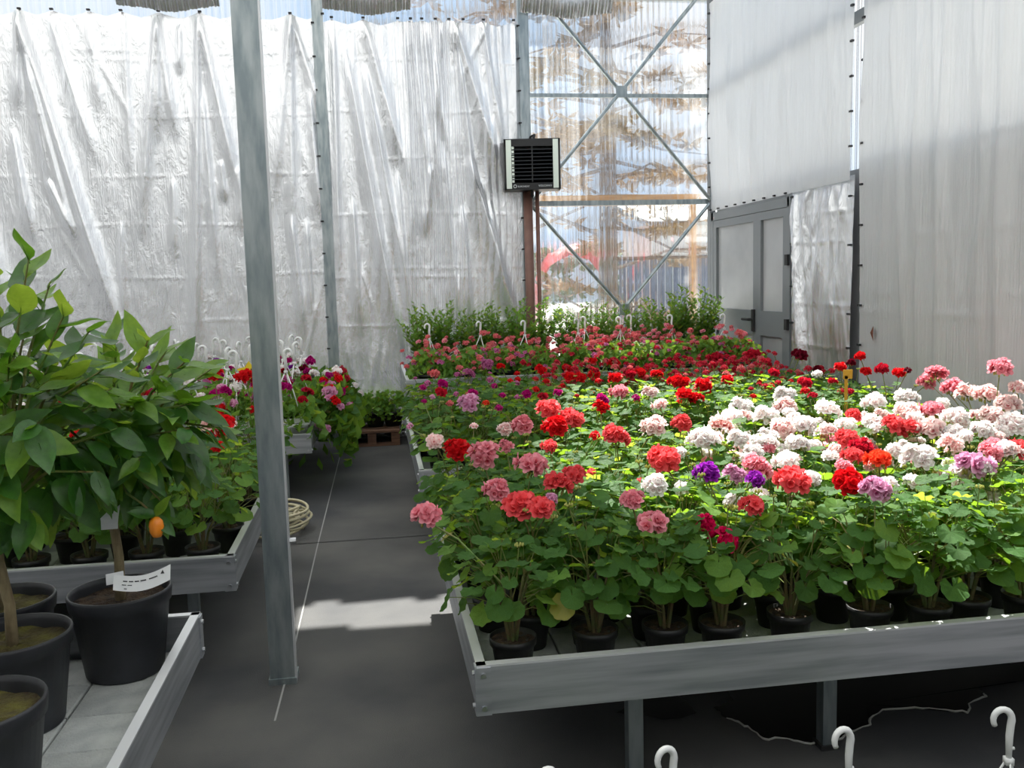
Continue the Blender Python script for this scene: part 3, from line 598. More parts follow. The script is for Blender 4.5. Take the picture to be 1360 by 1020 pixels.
# puddle under the wide bench
def blob(name, pts, m, z=.003, parent=None):
    P = [onz(x, y, 0) for x, y in pts]; b = MB(); c = np.mean(P, axis=0)
    b.add([(c[0], c[1], z)] + [(p[0], p[1], z) for p in P], [(0, 1 + i, 1 + (i + 1) % len(P)) for i in range(len(P))])
    return b.build(name, m, parent)
pud = [(948, 940), (965, 955), (985, 963), (1000, 972), (1015, 983), (1040, 982), (1060, 986), (1090, 990), (1110, 984), (1135, 972), (1156, 964), (1155, 956), (1172, 944), (1215, 941), (1255, 944), (1285, 948), (1290, 934), (1310, 926), (1300, 915), (1330, 910), (1360, 905), (1375, 890), (1330, 880), (1250, 880), (1150, 890), (1050, 900), (990, 905), (965, 915), (975, 930)]
_r = random.Random(3); fine = []
for i in range(len(pud)):
    a_, b_ = pud[i], pud[(i + 1) % len(pud)]
    for f in (0, .25, .5, .75): fine.append((a_[0] + (b_[0] - a_[0]) * f + _r.uniform(-2.2, 2.2) * (f > 0), a_[1] + (b_[1] - a_[1]) * f + _r.uniform(-1.6, 1.6) * (f > 0)))
pud = fine
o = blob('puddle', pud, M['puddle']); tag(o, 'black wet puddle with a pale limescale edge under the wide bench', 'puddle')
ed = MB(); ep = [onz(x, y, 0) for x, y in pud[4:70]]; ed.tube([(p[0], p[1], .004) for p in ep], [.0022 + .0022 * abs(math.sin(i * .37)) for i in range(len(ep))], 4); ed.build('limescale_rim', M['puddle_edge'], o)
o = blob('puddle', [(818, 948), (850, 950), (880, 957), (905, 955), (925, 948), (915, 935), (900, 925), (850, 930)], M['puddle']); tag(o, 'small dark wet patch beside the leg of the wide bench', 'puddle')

# cream hose coil beside the post
b = MB(); hc = onz(362, 700, 0); pts = []
for i in range(240):
    a = i / 240 * 2 * math.pi * 9; rr = .15 + .035 * math.sin(i * .13) + .0035 * (i % 37) / 5; pts.append((rr * math.cos(a), rr * math.sin(a) * 1.25, .012 + .0006 * i + .012 * abs(math.sin(i * .31))))
b.tube(pts, .009, 5); o = b.build('hose_coil', M['hose'], None, True); o.location = (-.64, 5.62, 0); tag(o, 'cream hose coiled on the floor beside the bench end', 'hose')

# ------------------------------------------------------------------ plant prototypes
def leaf_round(n, R_, rings=2, seed=0, notch=.5, cup=.12, scal=.07):
    """kidney-shaped scalloped leaf, petiole at origin, blade forward (+y), normal +z"""
    r = np.random.default_rng(seed); b = MB(); V = [(0, 0, 0)]; uv = [(0, 0)]
    A = np.linspace(-math.pi + notch, math.pi - notch, n)
    for k in range(1, rings + 1):
        f = k / rings
        for i, a in enumerate(A):
            rad = R_ * f * (1 + (scal * math.cos(a * 8.6 + 1) if k == rings else 0)) * (1 - .18 * (abs(a) / math.pi) ** 2)
            x, y = math.sin(a) * rad, math.cos(a) * rad + R_ * .12 * f
            z = cup * R_ * (f ** 2) * (1.3 + .7 * math.cos(a * 3 + seed)) - .12 * R_ * f * f * f + (.055 * R_ * f * f * math.cos(a * 8.6 + 1 + seed) if n > 20 else 0)
            V.append((x, y, z)); uv.append((i / n, f))
    Fs = [(0, 1 + i, 2 + i) for i in range(n - 1)]
    for k in range(rings - 1):
        o_ = 1 + k * n; Fs += [(o_ + i, o_ + n + i, o_ + n + i + 1, o_ + i + 1) for i in range(n - 1)]
    Fs = [tuple(reversed(f)) for f in Fs]
    b.add(V, Fs, 0, uv); return b
HI = [leaf_round(27, 1, 2, s, .16 + .08 * s, .10 + .04 * s, .05) for s in range(3)]
LO = [leaf_round(10, 1, 1, s, .3, .12, 0) for s in range(3)]
HI_ME = [[h.mesh('leaf', m, True) for h in HI] for m in (M['leaf'], M['leafpale'], M['leafyellow'])]
def gen_leaves(seed, n=42, rad=.165, z0=.03, z1=.30, size=(.028, .046)):
    r = np.random.default_rng(seed); out = []
    for i in range(n):
        f = (i + .5) / n; a = i * 2.39996 + r.uniform(-.4, .4); zz = z0 + (z1 - z0) * (f ** .8) * r.uniform(.85, 1.08)
        rr = rad * (math.sqrt(max(0, 1 - (f * .92) ** 2.2)) * r.uniform(.65, 1.12) + .12)
        p = np.array([math.cos(a) * rr, math.sin(a) * rr, zz]); outw = np.array([math.cos(a), math.sin(a), 0])
        tilt = .62 * (1 - f) + r.uniform(-.25, .4); nrm = np.array([0, 0, 1]) * math.cos(tilt) + outw * math.sin(tilt) + r.normal(0, .16, 3)
        dirv = outw * math.cos(tilt) - np.array([0, 0, 1]) * math.sin(tilt) + r.normal(0, .2, 3)
        s = r.uniform(*size) * (1.1 - .3 * f); base = p - dirv * s * .5
        out.append((base, dirv, nrm, s, r.integers(0, 3), a, f))
    return out
def stems_mb(leaves, seed, ncane=5):
    r = np.random.default_rng(seed + 99); b = MB(); canes = []
    for i in range(ncane):
        a = i * 6.283 / ncane + r.uniform(-.4, .4); l = r.uniform(.10, .2); tip = np.array([math.cos(a) * .06, math.sin(a) * .06, l]); b.tube([(math.cos(a) * .008, math.sin(a) * .008, -.03), (math.cos(a) * .03, math.sin(a) * .03, l * .5), tip], [.006, .005, .004], 5, 0); canes.append((a, tip))
    for (p, dv, nr, s, v, a, f) in leaves:
        c = min(canes, key=lambda q: abs(math.atan2(math.sin(q[0] - a), math.cos(q[0] - a)))); st = c[1] * min(1, .35 + f); m_ = (st + p) / 2 + [0, 0, .012]
        b.tube([st, m_, p], [.0018, .0016, .0013], 3, 1, cap=False)
    return b
PROTO = []
for s in range(8):
    L = gen_leaves(100 + s, 46 + s, .15 + .01 * (s % 3), .06, .27 + .02 * (s % 3), (.024, .042)); b = MB()
    for (p, dv, nr, sz, v, a, f) in L: b.xf(LO[v], frame(p, dv, nr, sz * 1.12), 1 if (v + int(f * 10)) % 4 == 0 else 0)
    PROTO.append((b.mesh('foliage', [M['leaf'], M['leafpale']]), stems_mb(L, s).mesh('stem', [M['wood_stem'], M['stem']])))
PH = .112
pot_me = MB().lathe([(0, .0), (.047, .0), (.049, .004), (.0605, .088), (.0665, .09), (.068, PH), (.0645, PH), (.062, PH - .014), (.0, PH - .016)], 20).mesh('pot', M['blackpot'], True)
pot_me.polygons.foreach_set('use_smooth', [True] * len(pot_me.polygons))
def soil_disc(r0, z, n=16, m='soil', amp=.004):
    b = MB(); V = [(0, 0, z + amp)]
    for k in (1, 2, 3):
        for j in range(n): V.append((r0 * k / 3 * math.cos(6.283 * j / n), r0 * k / 3 * math.sin(6.283 * j / n), z + random.uniform(-amp, amp)))
    Fs = [(0, 1 + j, 1 + (j + 1) % n) for j in range(n)] + [(1 + k * n + j, 1 + k * n + n + j, 1 + k * n + n + (j + 1) % n, 1 + k * n + (j + 1) % n) for k in range(2) for j in range(n)]
    b.add(V, Fs); return b.mesh('soil', M[m])
soil_me = soil_disc(.0625, PH - .012)

# flowers
def petal(L, w, curl, n=3):
    V = []; uv = []; Fs = []
    for i in range(n + 1):
        f = i / n; ww = w * math.sin(math.pi * (.12 + .74 * f)) ** .8; z = curl * L * (f ** 2) * .6 + .04 * L * f
        V += [(-ww, L * f, z + .10 * L * f), (0, L * f * (1.04 if i == n else 1), z), (ww, L * f, z + .10 * L * f)]; uv += [(0, f), (.5, f), (1, f)]
    for i in range(n): Fs += [(i * 3, i * 3 + 1, i * 3 + 4, i * 3 + 3), (i * 3 + 1, i * 3 + 2, i * 3 + 5, i * 3 + 4)]
    return V, Fs, uv
def floret_mb(size, seed, double=True, n=3):
    r = np.random.default_rng(seed); b = MB()
    for layer in range(2 if double else 1):
        k = 5
        for i in range(k):
            a = 6.283 * (i + .5 * layer) / k + r.uniform(-.15, .15); V, Fs, uv = petal(size * (1 - .32 * layer), size * .46 * (1 - .2 * layer), r.uniform(-.25, .2) + .7 * layer, n)
            T = Matrix.Rotation(a, 4, 'Z') @ Matrix.Rotation(R(10 + 26 * layer), 4, 'X'); b.add([tuple(T @ Vector(v)) for v in V], Fs, 0, uv)
    return b
def head_spots(n, Rr, seed, lo=-.15):
    r = np.random.default_rng(seed); out = []
    for i in range(n):
        z = 1 - (1 - lo) * (i + .5) / n; rr = math.sqrt(1 - z * z); a = i * 2.39996 + r.uniform(-.25, .25)
        d_ = np.array([rr * math.cos(a), rr * math.sin(a), z]); out.append((d_ * Rr * np.array([1, 1, .62]) * r.uniform(.75, 1.15) + r.normal(0, .06, 3), d_ + np.array([0, 0, .25]) + r.normal(0, .26, 3), r.uniform(0, 6)))
    return out
def head_mb(n, seed, fl, Rr=.62):
    b = MB()
    for (p, d_, tw) in head_spots(n, Rr, seed):
        b.xf(fl, frame(p, np.cross(d_, [math.cos(tw), math.sin(tw), .3]), d_))
    return b
FL_HI = [floret_mb(.52, s, True, 3) for s in range(2)]
FL_LO = [floret_mb(.52, s, True, 2) for s in range(2)]
FL_SM = floret_mb(.42, 5, False, 2)
HEAD_LO = [head_mb(12, 10 + s, FL_LO[s % 2]) for s in range(6)]
HEAD_SM = [head_mb(11, 20 + s, FL_SM, .66) for s in range(2)]
head_cache, flo_cache = {}, {}
def head_mesh(kind, v, small=False):
    k = (kind, v, small)
    if k not in head_cache: head_cache[k] = (HEAD_SM[v % 2] if small else HEAD_LO[v % 6]).mesh('flower_head', M['f_' + kind])
    return head_cache[k]
def floret_mesh(kind, v):
    if (kind, v) not in flo_cache: flo_cache[(kind, v)] = FL_HI[v].mesh('floret', M['f_' + kind], True)
    return flo_cache[(kind, v)]
hub = MB()
for (p, d_, tw) in head_spots(14, .5, 3, -.5): hub.tube([(0, 0, -.35), p * .5 + np.array([0, 0, -.1]), p], [.03, .02, .02], 3, cap=False)
for i in range(5):
    a = i * 1.257 + .3; hub.lathe([(0, -.2), (.07, -.12), (.085, 0), (.05, .12), (0, .17)], 6, 1, (math.cos(a) * .38, math.sin(a) * .38, -.42 - .08 * (i % 2)))
hub_me = hub.mesh('flower_hub', [M['stem'], M['bud']], True)
bud = MB()
for i in range(9):
    a = i * 2.4; rr = .2 + .5 * math.sqrt(i / 9); bud.tube([(0, 0, -.6), (rr * math.cos(a) * .7, rr * math.sin(a) * .7, .05)], [.05, .04], 3, 0, cap=False); bud.lathe([(0, -.25), (.14, -.12), (.17, .05), (.09, .22), (0, .3)], 6, 1, (rr * math.cos(a), rr * math.sin(a), .12 - .25 * rr))
bud_me = bud.mesh('bud_cluster', [M['stem'], M['bud']], True)

PLANTS = []     # dicts: root, pos, heads
def geranium(x, y, z, detail, seed, proto, scale=1.0, pot=True):
    t = empty('geranium', (x, y, z)); rz = random.uniform(0, 6.28)
    put('pot', pot_me, t); put('soil', soil_me, t)
    Mz = Matrix.Translation((0, 0, PH)) @ Matrix.Rotation(rz, 4, 'Z') @ Matrix.Scale(scale, 4)
    if detail:
        L = gen_leaves(seed, 56, .165, .08, .29, (.027, .042)); put('stem', stems_mb(L, seed).mesh('stem', [M['wood_stem'], M['stem']]), t, Mz)
        for i, (p, dv, nr, sz, v, a, f) in enumerate(L):
            q = random.random(); c = 2 if (q < .04 and f < .4) else (1 if q < .22 else 0)
            put('leaf', HI_ME[c][v], t, Mz @ frame(p, dv, nr, sz))
    else:
        fo, st = PROTO[proto]; o = put('foliage', fo, t, Mz); o['kind'] = 'stuff'; put('stem', st, t, Mz)
    P = dict(root=t, pos=np.array([x, y, z]), kinds={}, detail=detail); PLANTS.append(P); return P
def add_head(P, pos, kind, rad, fine=False, small=False, extra_bud=.25):
    loc = np.array(pos) - P['pos']; st = np.array([random.uniform(-.03, .03), random.uniform(-.03, .03), PH + random.uniform(.1, .16)])
    up_ = np.array([0, 0, 1.0]) + (loc - st) * [.8, .8, .2]; m_ = (st + loc) / 2 + np.array([0, 0, .03]) + (loc - st) * [.08, .08, 0]
    MB().tube([st, m_, loc - np.array([0, 0, rad * .35])], [.0032, .0028, .0026], 5, 0, cap=False).build('flower_stalk', M['stem'], P['root'], True)
    tilt = np.array([random.uniform(-.25, .25) , random.uniform(-.5, .0), 1]); tilt[:2] += (loc - st)[:2] * .8
    T = frame(loc, np.cross(tilt, [1, 0, random.uniform(-.5, .5)]), tilt, rad)
    if fine:
        h = put('flower_head', hub_me, P['root'], T)
        for i, (p, d_, tw) in enumerate(head_spots(12, .62, random.randint(0, 999))):
            put('floret', floret_mesh(kind, i % 2), h, frame(p, np.cross(d_, [math.cos(tw), math.sin(tw), .3]), d_))
    else:
        h = put('flower_head', head_mesh(kind, random.randint(0, 5), small), P['root'], T)
        if not small: put('flower_hub', hub_me, h)
    P['kinds'][kind] = P['kinds'].get(kind, 0) + 1
    if random.random() < extra_bud:
        q = loc + np.array([random.uniform(-.06, .06), random.uniform(-.05, .05), random.uniform(-.06, .02)]); MB().tube([st, (st + q) / 2 + [0, 0, .02], q], .002, 4, 0, cap=False).build('flower_stalk', M['stem'], P['root'], True); put('bud_cluster', bud_me, P['root'], Matrix.Translation(q) @ Matrix.Scale(.02, 4))

# --- wide bench A layout
rowsA = []
front = [(.352, 2.44), (.593, 2.45), (.80, 2.44), (.965, 2.42), (1.19, 2.45), (1.44, 2.44), (1.62, 2.42), (1.77, 2.45), (1.95, 2.43)]
rowsA.append(front)
y = 2.44; k = 1
while y + .178 < AY1 - .09:
    y += .178; off = .1 if k % 2 else 0; row = []
    xmax = 1.95 + (y - 2.44) * .82
    xx = .335 + off * .9
    while xx < min(3.12, xmax):
        row.append((xx + random.uniform(-.02, .02), y + random.uniform(-.015, .015))); xx += .198
    rowsA.append(row); k += 1
rowsB = []
y = BY0 + .12; k = 0
while y < BY1 - .08:
    off = .11 if k % 2 else 0; row = []; xx = .34 + off
    while xx < 3.12:
        row.append((xx + random.uniform(-.02, .02), y + random.uniform(-.02, .02))); xx += .222
    rowsB.append(row); y += .225; k += 1
ORDN = ['first', 'second', 'third', 'fourth', 'fifth', 'sixth', 'seventh', 'eighth', 'ninth', 'tenth', 'eleventh', 'twelfth', 'thirteenth', 'fourteenth', 'fifteenth', 'sixteenth', 'seventeenth']
ORD = ['first', 'second', 'third', 'fourth', 'fifth', 'sixth', 'seventh', 'eighth', 'ninth', 'tenth', 'eleventh', 'twelfth']
for rows, bn in ((rowsA, 'A'), (rowsB, 'B')):
    for i, row in enumerate(rows):
        for j, (x, y) in enumerate(row):
            det = bn == 'A' and (i < 2 or (j == 0 and i < 8))
            P = geranium(x, y, SLABZ - .003 if (bn == 'A' and y < 3.05) else TOPZ - .122, det, 500 + i * 40 + j, random.randint(0, 7), random.uniform(.92, 1.12))
            P.update(bench=bn, row=i, col=j)
AP = [P for P in PLANTS if P['bench'] == 'A']; BP = [P for P in PLANTS if P['bench'] == 'B']

HEADS = [(566, 685, 'pinkbi', 44), (578, 586, 'pale', 27), (606, 598, 'red', 38), (642, 605, 'pinkbi', 46), (659, 651, 'pinkbi', 40), (707, 619, 'pinkbi', 60), (690, 671, 'coral', 50), (718, 676, 'coral', 42), (741, 644, 'coral', 44), (762, 632, 'coral', 36), (672, 593, 'pinkbi', 23), (730, 593, 'coral', 24), (693, 565, 'pinkbi', 34), (670, 570, 'pale', 22),
 (728, 545, 'coral', 40), (760, 556, 'coral', 42), (737, 567, 'red', 42), (790, 578, 'red', 17), (818, 580, 'coral', 40), (839, 664, 'pinkbi', 36), (867, 694, 'pinkbi', 44), (882, 609, 'coral', 50), (938, 628, 'purple', 38), (936, 694, 'hot', 28), (964, 719, 'hot', 42), (868, 568, 'pale', 54), (905, 562, 'coral', 30), (930, 583, 'white', 38), (629, 566, 'pale', 15), (622, 536, 'lilac', 34), (732, 662, 'lilac', 16),
 (998, 672, 'coral', 38), (1052, 640, 'coral', 52), (1005, 621, 'pinkbi', 44), (975, 630, 'lilac', 32), (1003, 637, 'purple', 28), (1125, 641, 'red', 46), (1162, 650, 'lilac', 44), (1045, 613, 'white', 38), (1167, 611, 'orange', 38), (1143, 596, 'crimson', 36), (1125, 582, 'coral', 34), (1133, 606, 'coral', 32), (1190, 566, 'coral', 40), (1219, 608, 'white', 48), (1292, 618, 'lilac', 56), (1316, 599, 'pinkbi', 34), (1336, 597, 'white', 34), (1355, 596, 'coral', 36), (1187, 599, 'white', 26),
 (924, 530, 'red', 24), (905, 508, 'red', 24), (934, 513, 'red', 26), (966, 505, 'red', 18), (984, 540, 'white', 32), (971, 556, 'white', 54), (957, 566, 'bicol', 36), (940, 583, 'white', 36), (981, 583, 'white', 32), (1042, 525, 'white', 44), (1042, 541, 'pale', 54), (1017, 553, 'white', 36), (1066, 566, 'white', 46), (1059, 590, 'white', 34), (1039, 569, 'pale', 36), (1099, 545, 'white', 54), (1069, 508, 'crimson', 21), (1079, 525, 'crimson', 15),
 (1160, 535, 'white', 36), (1204, 529, 'white', 38), (1133, 551, 'coral', 22), (1159, 561, 'white', 30), (1243, 497, 'pinkbi', 36), (1230, 507, 'pinkbi', 26), (1265, 515, 'pinkbi', 34), (1328, 489, 'pinkbi', 34), (1285, 522, 'pale', 34), (1309, 524, 'pale', 40), (1339, 536, 'pale', 44), (1351, 515, 'pale', 24), (1238, 546, 'pinkbi', 50), (1268, 556, 'white', 48), (1204, 548, 'pale', 44), (1214, 569, 'coral', 30), (1238, 570, 'pale', 46), (1317, 551, 'pale', 34), (1343, 563, 'white', 40), (1304, 572, 'white', 34), (1262, 590, 'pale', 34), (1100, 572, 'pale', 28),
 (718, 491, 'red', 17), (665, 487, 'red', 13), (787, 480, 'red', 13), (753, 489, 'red', 15), (758, 501, 'red', 19), (771, 501, 'red', 18), (789, 497, 'red', 19), (815, 484, 'red', 19), (817, 503, 'red', 21), (837, 497, 'crimson', 18), (851, 495, 'red', 17), (872, 498, 'red', 19), (898, 508, 'red', 24), (911, 527, 'red', 32), (667, 525, 'magenta', 12), (662, 542, 'magenta', 14), (628, 522, 'magenta', 15), (699, 524, 'magenta', 16), (741, 522, 'magenta', 14), (800, 531, 'magenta', 20), (798, 541, 'red', 24), (844, 528, 'magenta', 14), (823, 521, 'pinkbi', 28), (863, 522, 'pale', 24), (877, 538, 'pale', 24), (721, 527, 'crimson', 16), (645, 535, 'orange', 12),
 (588, 510, 'magenta', 16), (586, 521, 'crimson', 18), (577, 497, 'rose', 18), (647, 484, 'mauve', 18), (622, 497, 'mauve', 20), (574, 527, 'lilac', 10), (563, 533, 'magenta', 8), (1028, 495, 'crimson', 17), (1116, 488, 'red', 18), (1106, 507, 'crimson', 14), (1150, 493, 'red', 16), (1172, 490, 'crimson', 20), (1194, 495, 'red', 19), (1143, 473, 'red', 16), (1086, 497, 'white', 15), (952, 476, 'crimson', 26), (1001, 471, 'crimson', 22), (1062, 472, 'maroon', 26), (1085, 490, 'maroon', 12), (1130, 482, 'maroon', 14), (1205, 492, 'maroon', 13), (544, 566, 'lilac', 11)]
for (px, py, kd, w) in HEADS:
    z = .84
    p = onz(px, py, z)
    if p[1] < 2.42:
        zs = [zz for zz in np.arange(.84, .6, -.01) if onz(px, py, zz)[1] >= 2.42]; p = onz(px, py, zs[0] if zs else .62)
    if p[1] > 6.7: p = ony(px, py, 6.7)
    if p[0] > 3.05:
        for zz in np.arange(.84, 1.15, .01):
            p = onz(px, py, zz)
            if p[0] < 3.05: break
        if p[0] > 3.05: p = onx(px, py, 3.0)
    if AY1 - .02 < p[1] < BY0 + .05:
        zz = np.linspace(.80, .95, 30); c = [onz(px, py, q) for q in zz]; c = [q for q in c if q[1] < AY1 - .03 or q[1] > BY0 + .06]
        if c: p = min(c, key=lambda q: abs(q[2] - .84))
    if p[0] > 3.12: p = onx(px, py, 3.05)
    dep = (np.array(p) - CP) @ FW; rad = max(.022, min(.066, w * dep / FPX / 2))
    cand = AP if p[1] < (AY1 + BY0) / 2 else BP
    P = min(cand, key=lambda q: (q['pos'][0] - p[0]) ** 2 + ((q['pos'][1] - p[1]) * 1.0) ** 2 + .012 * sum(q['kinds'].values()) - (.02 if kd in q['kinds'] else 0))
    add_head(P, p, kd, rad * .98, fine=(p[1] < 2.75), small=(rad < .03), extra_bud=.3)
# fill: plants further along the benches
for P in AP + BP:
    x, y, z = P['pos']; n = sum(P['kinds'].values()); px, py = proj((x, y, .84))
    if P['bench'] == 'A':
        if px > 940 and P['row'] > 1:
            for _ in range(2 if px > 1120 or P['row'] > 4 else 1): add_head(P, (x + random.uniform(-.1, .1), y + random.uniform(-.09, .09), .80 + random.uniform(-.07, .05)), random.choice(['white', 'white', 'pale', 'pale', 'pinkbi', 'white']), random.uniform(.032, .046), extra_bud=.4)
        elif n == 0 and P['row'] > 1 and px > 880 and random.random() < .75:
            kd = random.choice(['white', 'pale', 'pale', 'white', 'pinkbi']); add_head(P, (x + random.uniform(-.07, .07), y + random.uniform(-.06, .06), .80 + random.uniform(-.05, .05)), kd, random.uniform(.03, .045))
        elif n == 0 and P['row'] > 1 and random.random() < .35:
            add_head(P, (x + random.uniform(-.07, .07), y + random.uniform(-.06, .06), .76), random.choice(['pinkbi', 'coral']), .022, small=True)
    else:
        if x > 1.2 and y > 5.9:
            for _ in range(random.randint(5, 8)): add_head(P, (x + random.uniform(-.14, .14), y + random.uniform(-.12, .12), random.uniform(.76, .9)), random.choice(['ivyred', 'ivyred', 'ivyred', 'crimson', 'rose']), random.uniform(.02, .034), small=True, extra_bud=0)
        elif n == 0 and random.random() < .7:
            kd = random.choice(['red', 'crimson', 'red'] if x > .9 else ['mauve', 'rose', 'magenta']); add_head(P, (x + random.uniform(-.08, .08), y + random.uniform(-.08, .08), random.uniform(.76, .84)), kd, random.uniform(.02, .032), small=True, extra_bud=.4)
    if random.random() < .55:
        q = np.array([random.uniform(-.08, .08), random.uniform(-.08, .08), PH + random.uniform(.26, .34)]); MB().tube([(0, 0, PH + .1), q * [.6, .6, .7], q], .002, 4, 0, cap=False).build('flower_stalk', M['stem'], P['root'], True); put('bud_cluster', bud_me, P['root'], Matrix.Translation(q) @ Matrix.Scale(random.uniform(.016, .024), 4))
for P in AP + BP:
    ks = sorted(P['kinds'], key=lambda k: -P['kinds'][k]); row = ORD[P['row']]; bname = 'wide bench' if P['bench'] == 'A' else 'second bench'; c = ORDN[P['col']]
    if not ks: lab = f'unopened geranium in black pot, {row} row of the {bname}, {c} from the aisle'
    elif len(ks) == 1: lab = f'{FLOWER[ks[0]][0]} geranium in black pot, {row} row of the {bname}, {c} from the aisle'
    else: lab = f'geranium with {FLOWER[ks[0]][0].split()[-1]} and {FLOWER[ks[1]][0].split()[-1]} blooms, {row} row of {bname}, {c} from the aisle'
    tag(P['root'], lab, 'plant', 'potted geraniums on the ' + bname)
PLANTS_AB = len(PLANTS)

# --- bench beside the tall post: red and white geraniums
mid_heads = [(295, 565, 'red', 40), (282, 566, 'bicol', 34), (252, 592, 'red', 24), (232, 585, 'bicol', 26), (228, 600, 'pale', 22), (292, 545, 'red', 22), (262, 540, 'pale', 26), (345, 527, 'mauve', 24), (343, 508, 'crimson', 22), (325, 500, 'red', 26), (285, 498, 'red', 22), (215, 612, 'pale', 20), (338, 545, 'red', 16), (240, 560, 'lilac', 16), (300, 520, 'magenta', 18)]
MP = []
for i in range(6):
    for j in range(7):
        x = -.70 - j * .21 + (.05 if i % 2 else 0); y = 3.60 + i * .3
        P = geranium(x, y, SLABZ - .003 if y < 3.95 else TOPZ - .122, i == 0 and j < 5, 2000 + i * 10 + j, (i + j) % 8, random.uniform(.9, 1.05)); P.update(bench='M', row=i, col=j); MP.append(P)
for (px, py, kd, w) in mid_heads:
    p = onz(px, py, .84); p = p if p[1] < 5.2 else ony(px, py, 5.1)
    P = min(MP, key=lambda q: (q['pos'][0] - p[0]) ** 2 + (q['pos'][1] - p[1]) ** 2); dep = (p - CP) @ FW; add_head(P, p, kd, max(.024, w * dep / FPX / 2), extra_bud=.6)
for P in MP:
    if not P['kinds'] and random.random() < .5: add_head(P, P['pos'] + [random.uniform(-.07, .07), random.uniform(-.07, .07), .42], random.choice(['red', 'bicol', 'pale']), .034)
    ks = list(P['kinds']); lab = (f'{FLOWER[ks[0]][0]} geranium' if ks else 'unopened geranium') + f' in black pot by the tall post, {ORD[P["row"]]} row, {ORDN[P["col"]]} from the aisle'
    tag(P['root'], lab, 'plant', 'potted geraniums on the bench by the tall post')

# --- hanging baskets
def mound(seed, n, rad, h, size, droop=0.0, long=1.6):
    r = np.random.default_rng(seed); b = MB()
    for i in range(n):
        a = r.uniform(0, 6.283); u = math.sqrt(r.random()); rr = rad * u; z = h * math.sqrt(max(0, 1 - (u * .95) ** 2)) * r.uniform(.55, 1.05) - droop * u * u * r.uniform(.2, 1.2)
        out = np.array([math.cos(a), math.sin(a), r.uniform(-.2, .8)]); s = r.uniform(*size); p = np.array([math.cos(a) * rr, math.sin(a) * rr, z]); d_ = out + r.normal(0, .5, 3); d_ /= np.linalg.norm(d_); w = np.cross(d_, r.normal(size=3)); w = w / (np.linalg.norm(w) + 1e-6) * s / long
        b.add([p, p + d_ * s * .55 + w + [0, 0, .1 * s], p + d_ * s, p + d_ * s * .55 - w + [0, 0, .1 * s]], [(0, 1, 2), (0, 2, 3)], int(r.random() < .3))
    return b
MOUND = [mound(40 + s, 330, .17, .22, (.03, .055), .10).mesh('foliage', [M['grassy'], M['leafpale']]) for s in range(3)]
TRAIL = [mound(50 + s, 420, .24, .2, (.04, .07), .34, 1.3).mesh('foliage', [M['leaf'], M['leafpale']]) for s in range(2)]
bp_prof = [(0, 0), (.072, 0), (.076, .005), (.105, .125), (.118, .127), (.119, .145), (.109, .145), (.10, .13), (0, .128)]
bpot = {k: MB().lathe(bp_prof, 24).mesh('pot', M[k], True) for k in ('whitepot', 'blackpot')}
bsoil = soil_disc(.104, .128)
def hook_curve(h0, r0=.021):
    pts = [(0, 0, h0), (0, 0, h0 + .06), (.002, 0, h0 + .085)]
    for a in np.linspace(0, R(215), 12): pts.append((.004 - r0 + r0 * math.cos(a), 0, h0 + .10 + r0 * math.sin(a) * 1.15))
    return pts
def hanger(h0, wr=.0022, hr=.006):
    b = MB(); pts = hook_curve(h0); b.tube(pts, [hr * .75, hr, hr] + [hr * (1.0 - .25 * i / 11) for i in range(12)], 8)
    b.box((0, 0, h0), (.018, .018, .016)); b.tube([(0, 0, h0 + .03), (.012, 0, h0 + .03)], .004, 6)
    for i in range(3):
        a = i * 2.094 + .5; b.tube([(math.cos(a) * .113, math.sin(a) * .113, .14), (math.cos(a) * .05, math.sin(a) * .05, h0 - .10), (math.cos(a) * .005, math.sin(a) * .005, h0)], wr, 5)
    return b.mesh('hanger', M['whitepot'], True)
HANG = hanger(.42, .0035, .0095); HANG_HI = hanger(.372, .0028, .0085)
def basket(x, y, z, kinds, label, group, potm='whitepot', hook=True, mesh_=None, nh=9, rot=None, hr=(.02, .032), spread=.15, hz_=(.30, .38), small=True):
    t = empty('hanging_basket', (x, y, z), random.uniform(0, 6.28) if rot is None else rot); tag(t, label, 'plant', group)
    put('pot', bpot[potm], t); put('soil', bsoil, t)
    if hook: put('hanger', HANG, t)
    o = put('foliage', mesh_ or random.choice(MOUND), t, Matrix.Translation((0, 0, .11))); o['kind'] = 'stuff'
    for i in range(nh):
        a = random.uniform(0, 6.28); u = math.sqrt(random.random()) * spread; kd = random.choice(kinds); loc = np.array([math.cos(a) * u, math.sin(a) * u, random.uniform(*hz_) - (u / spread) ** 2 * .1]); rad = random.uniform(*hr)
        put('flower_head', head_mesh(kd, i, small), t, frame(loc, [1, 0, .2], [loc[0] * 3, loc[1] * 3 - .3, .8], rad))
    return t
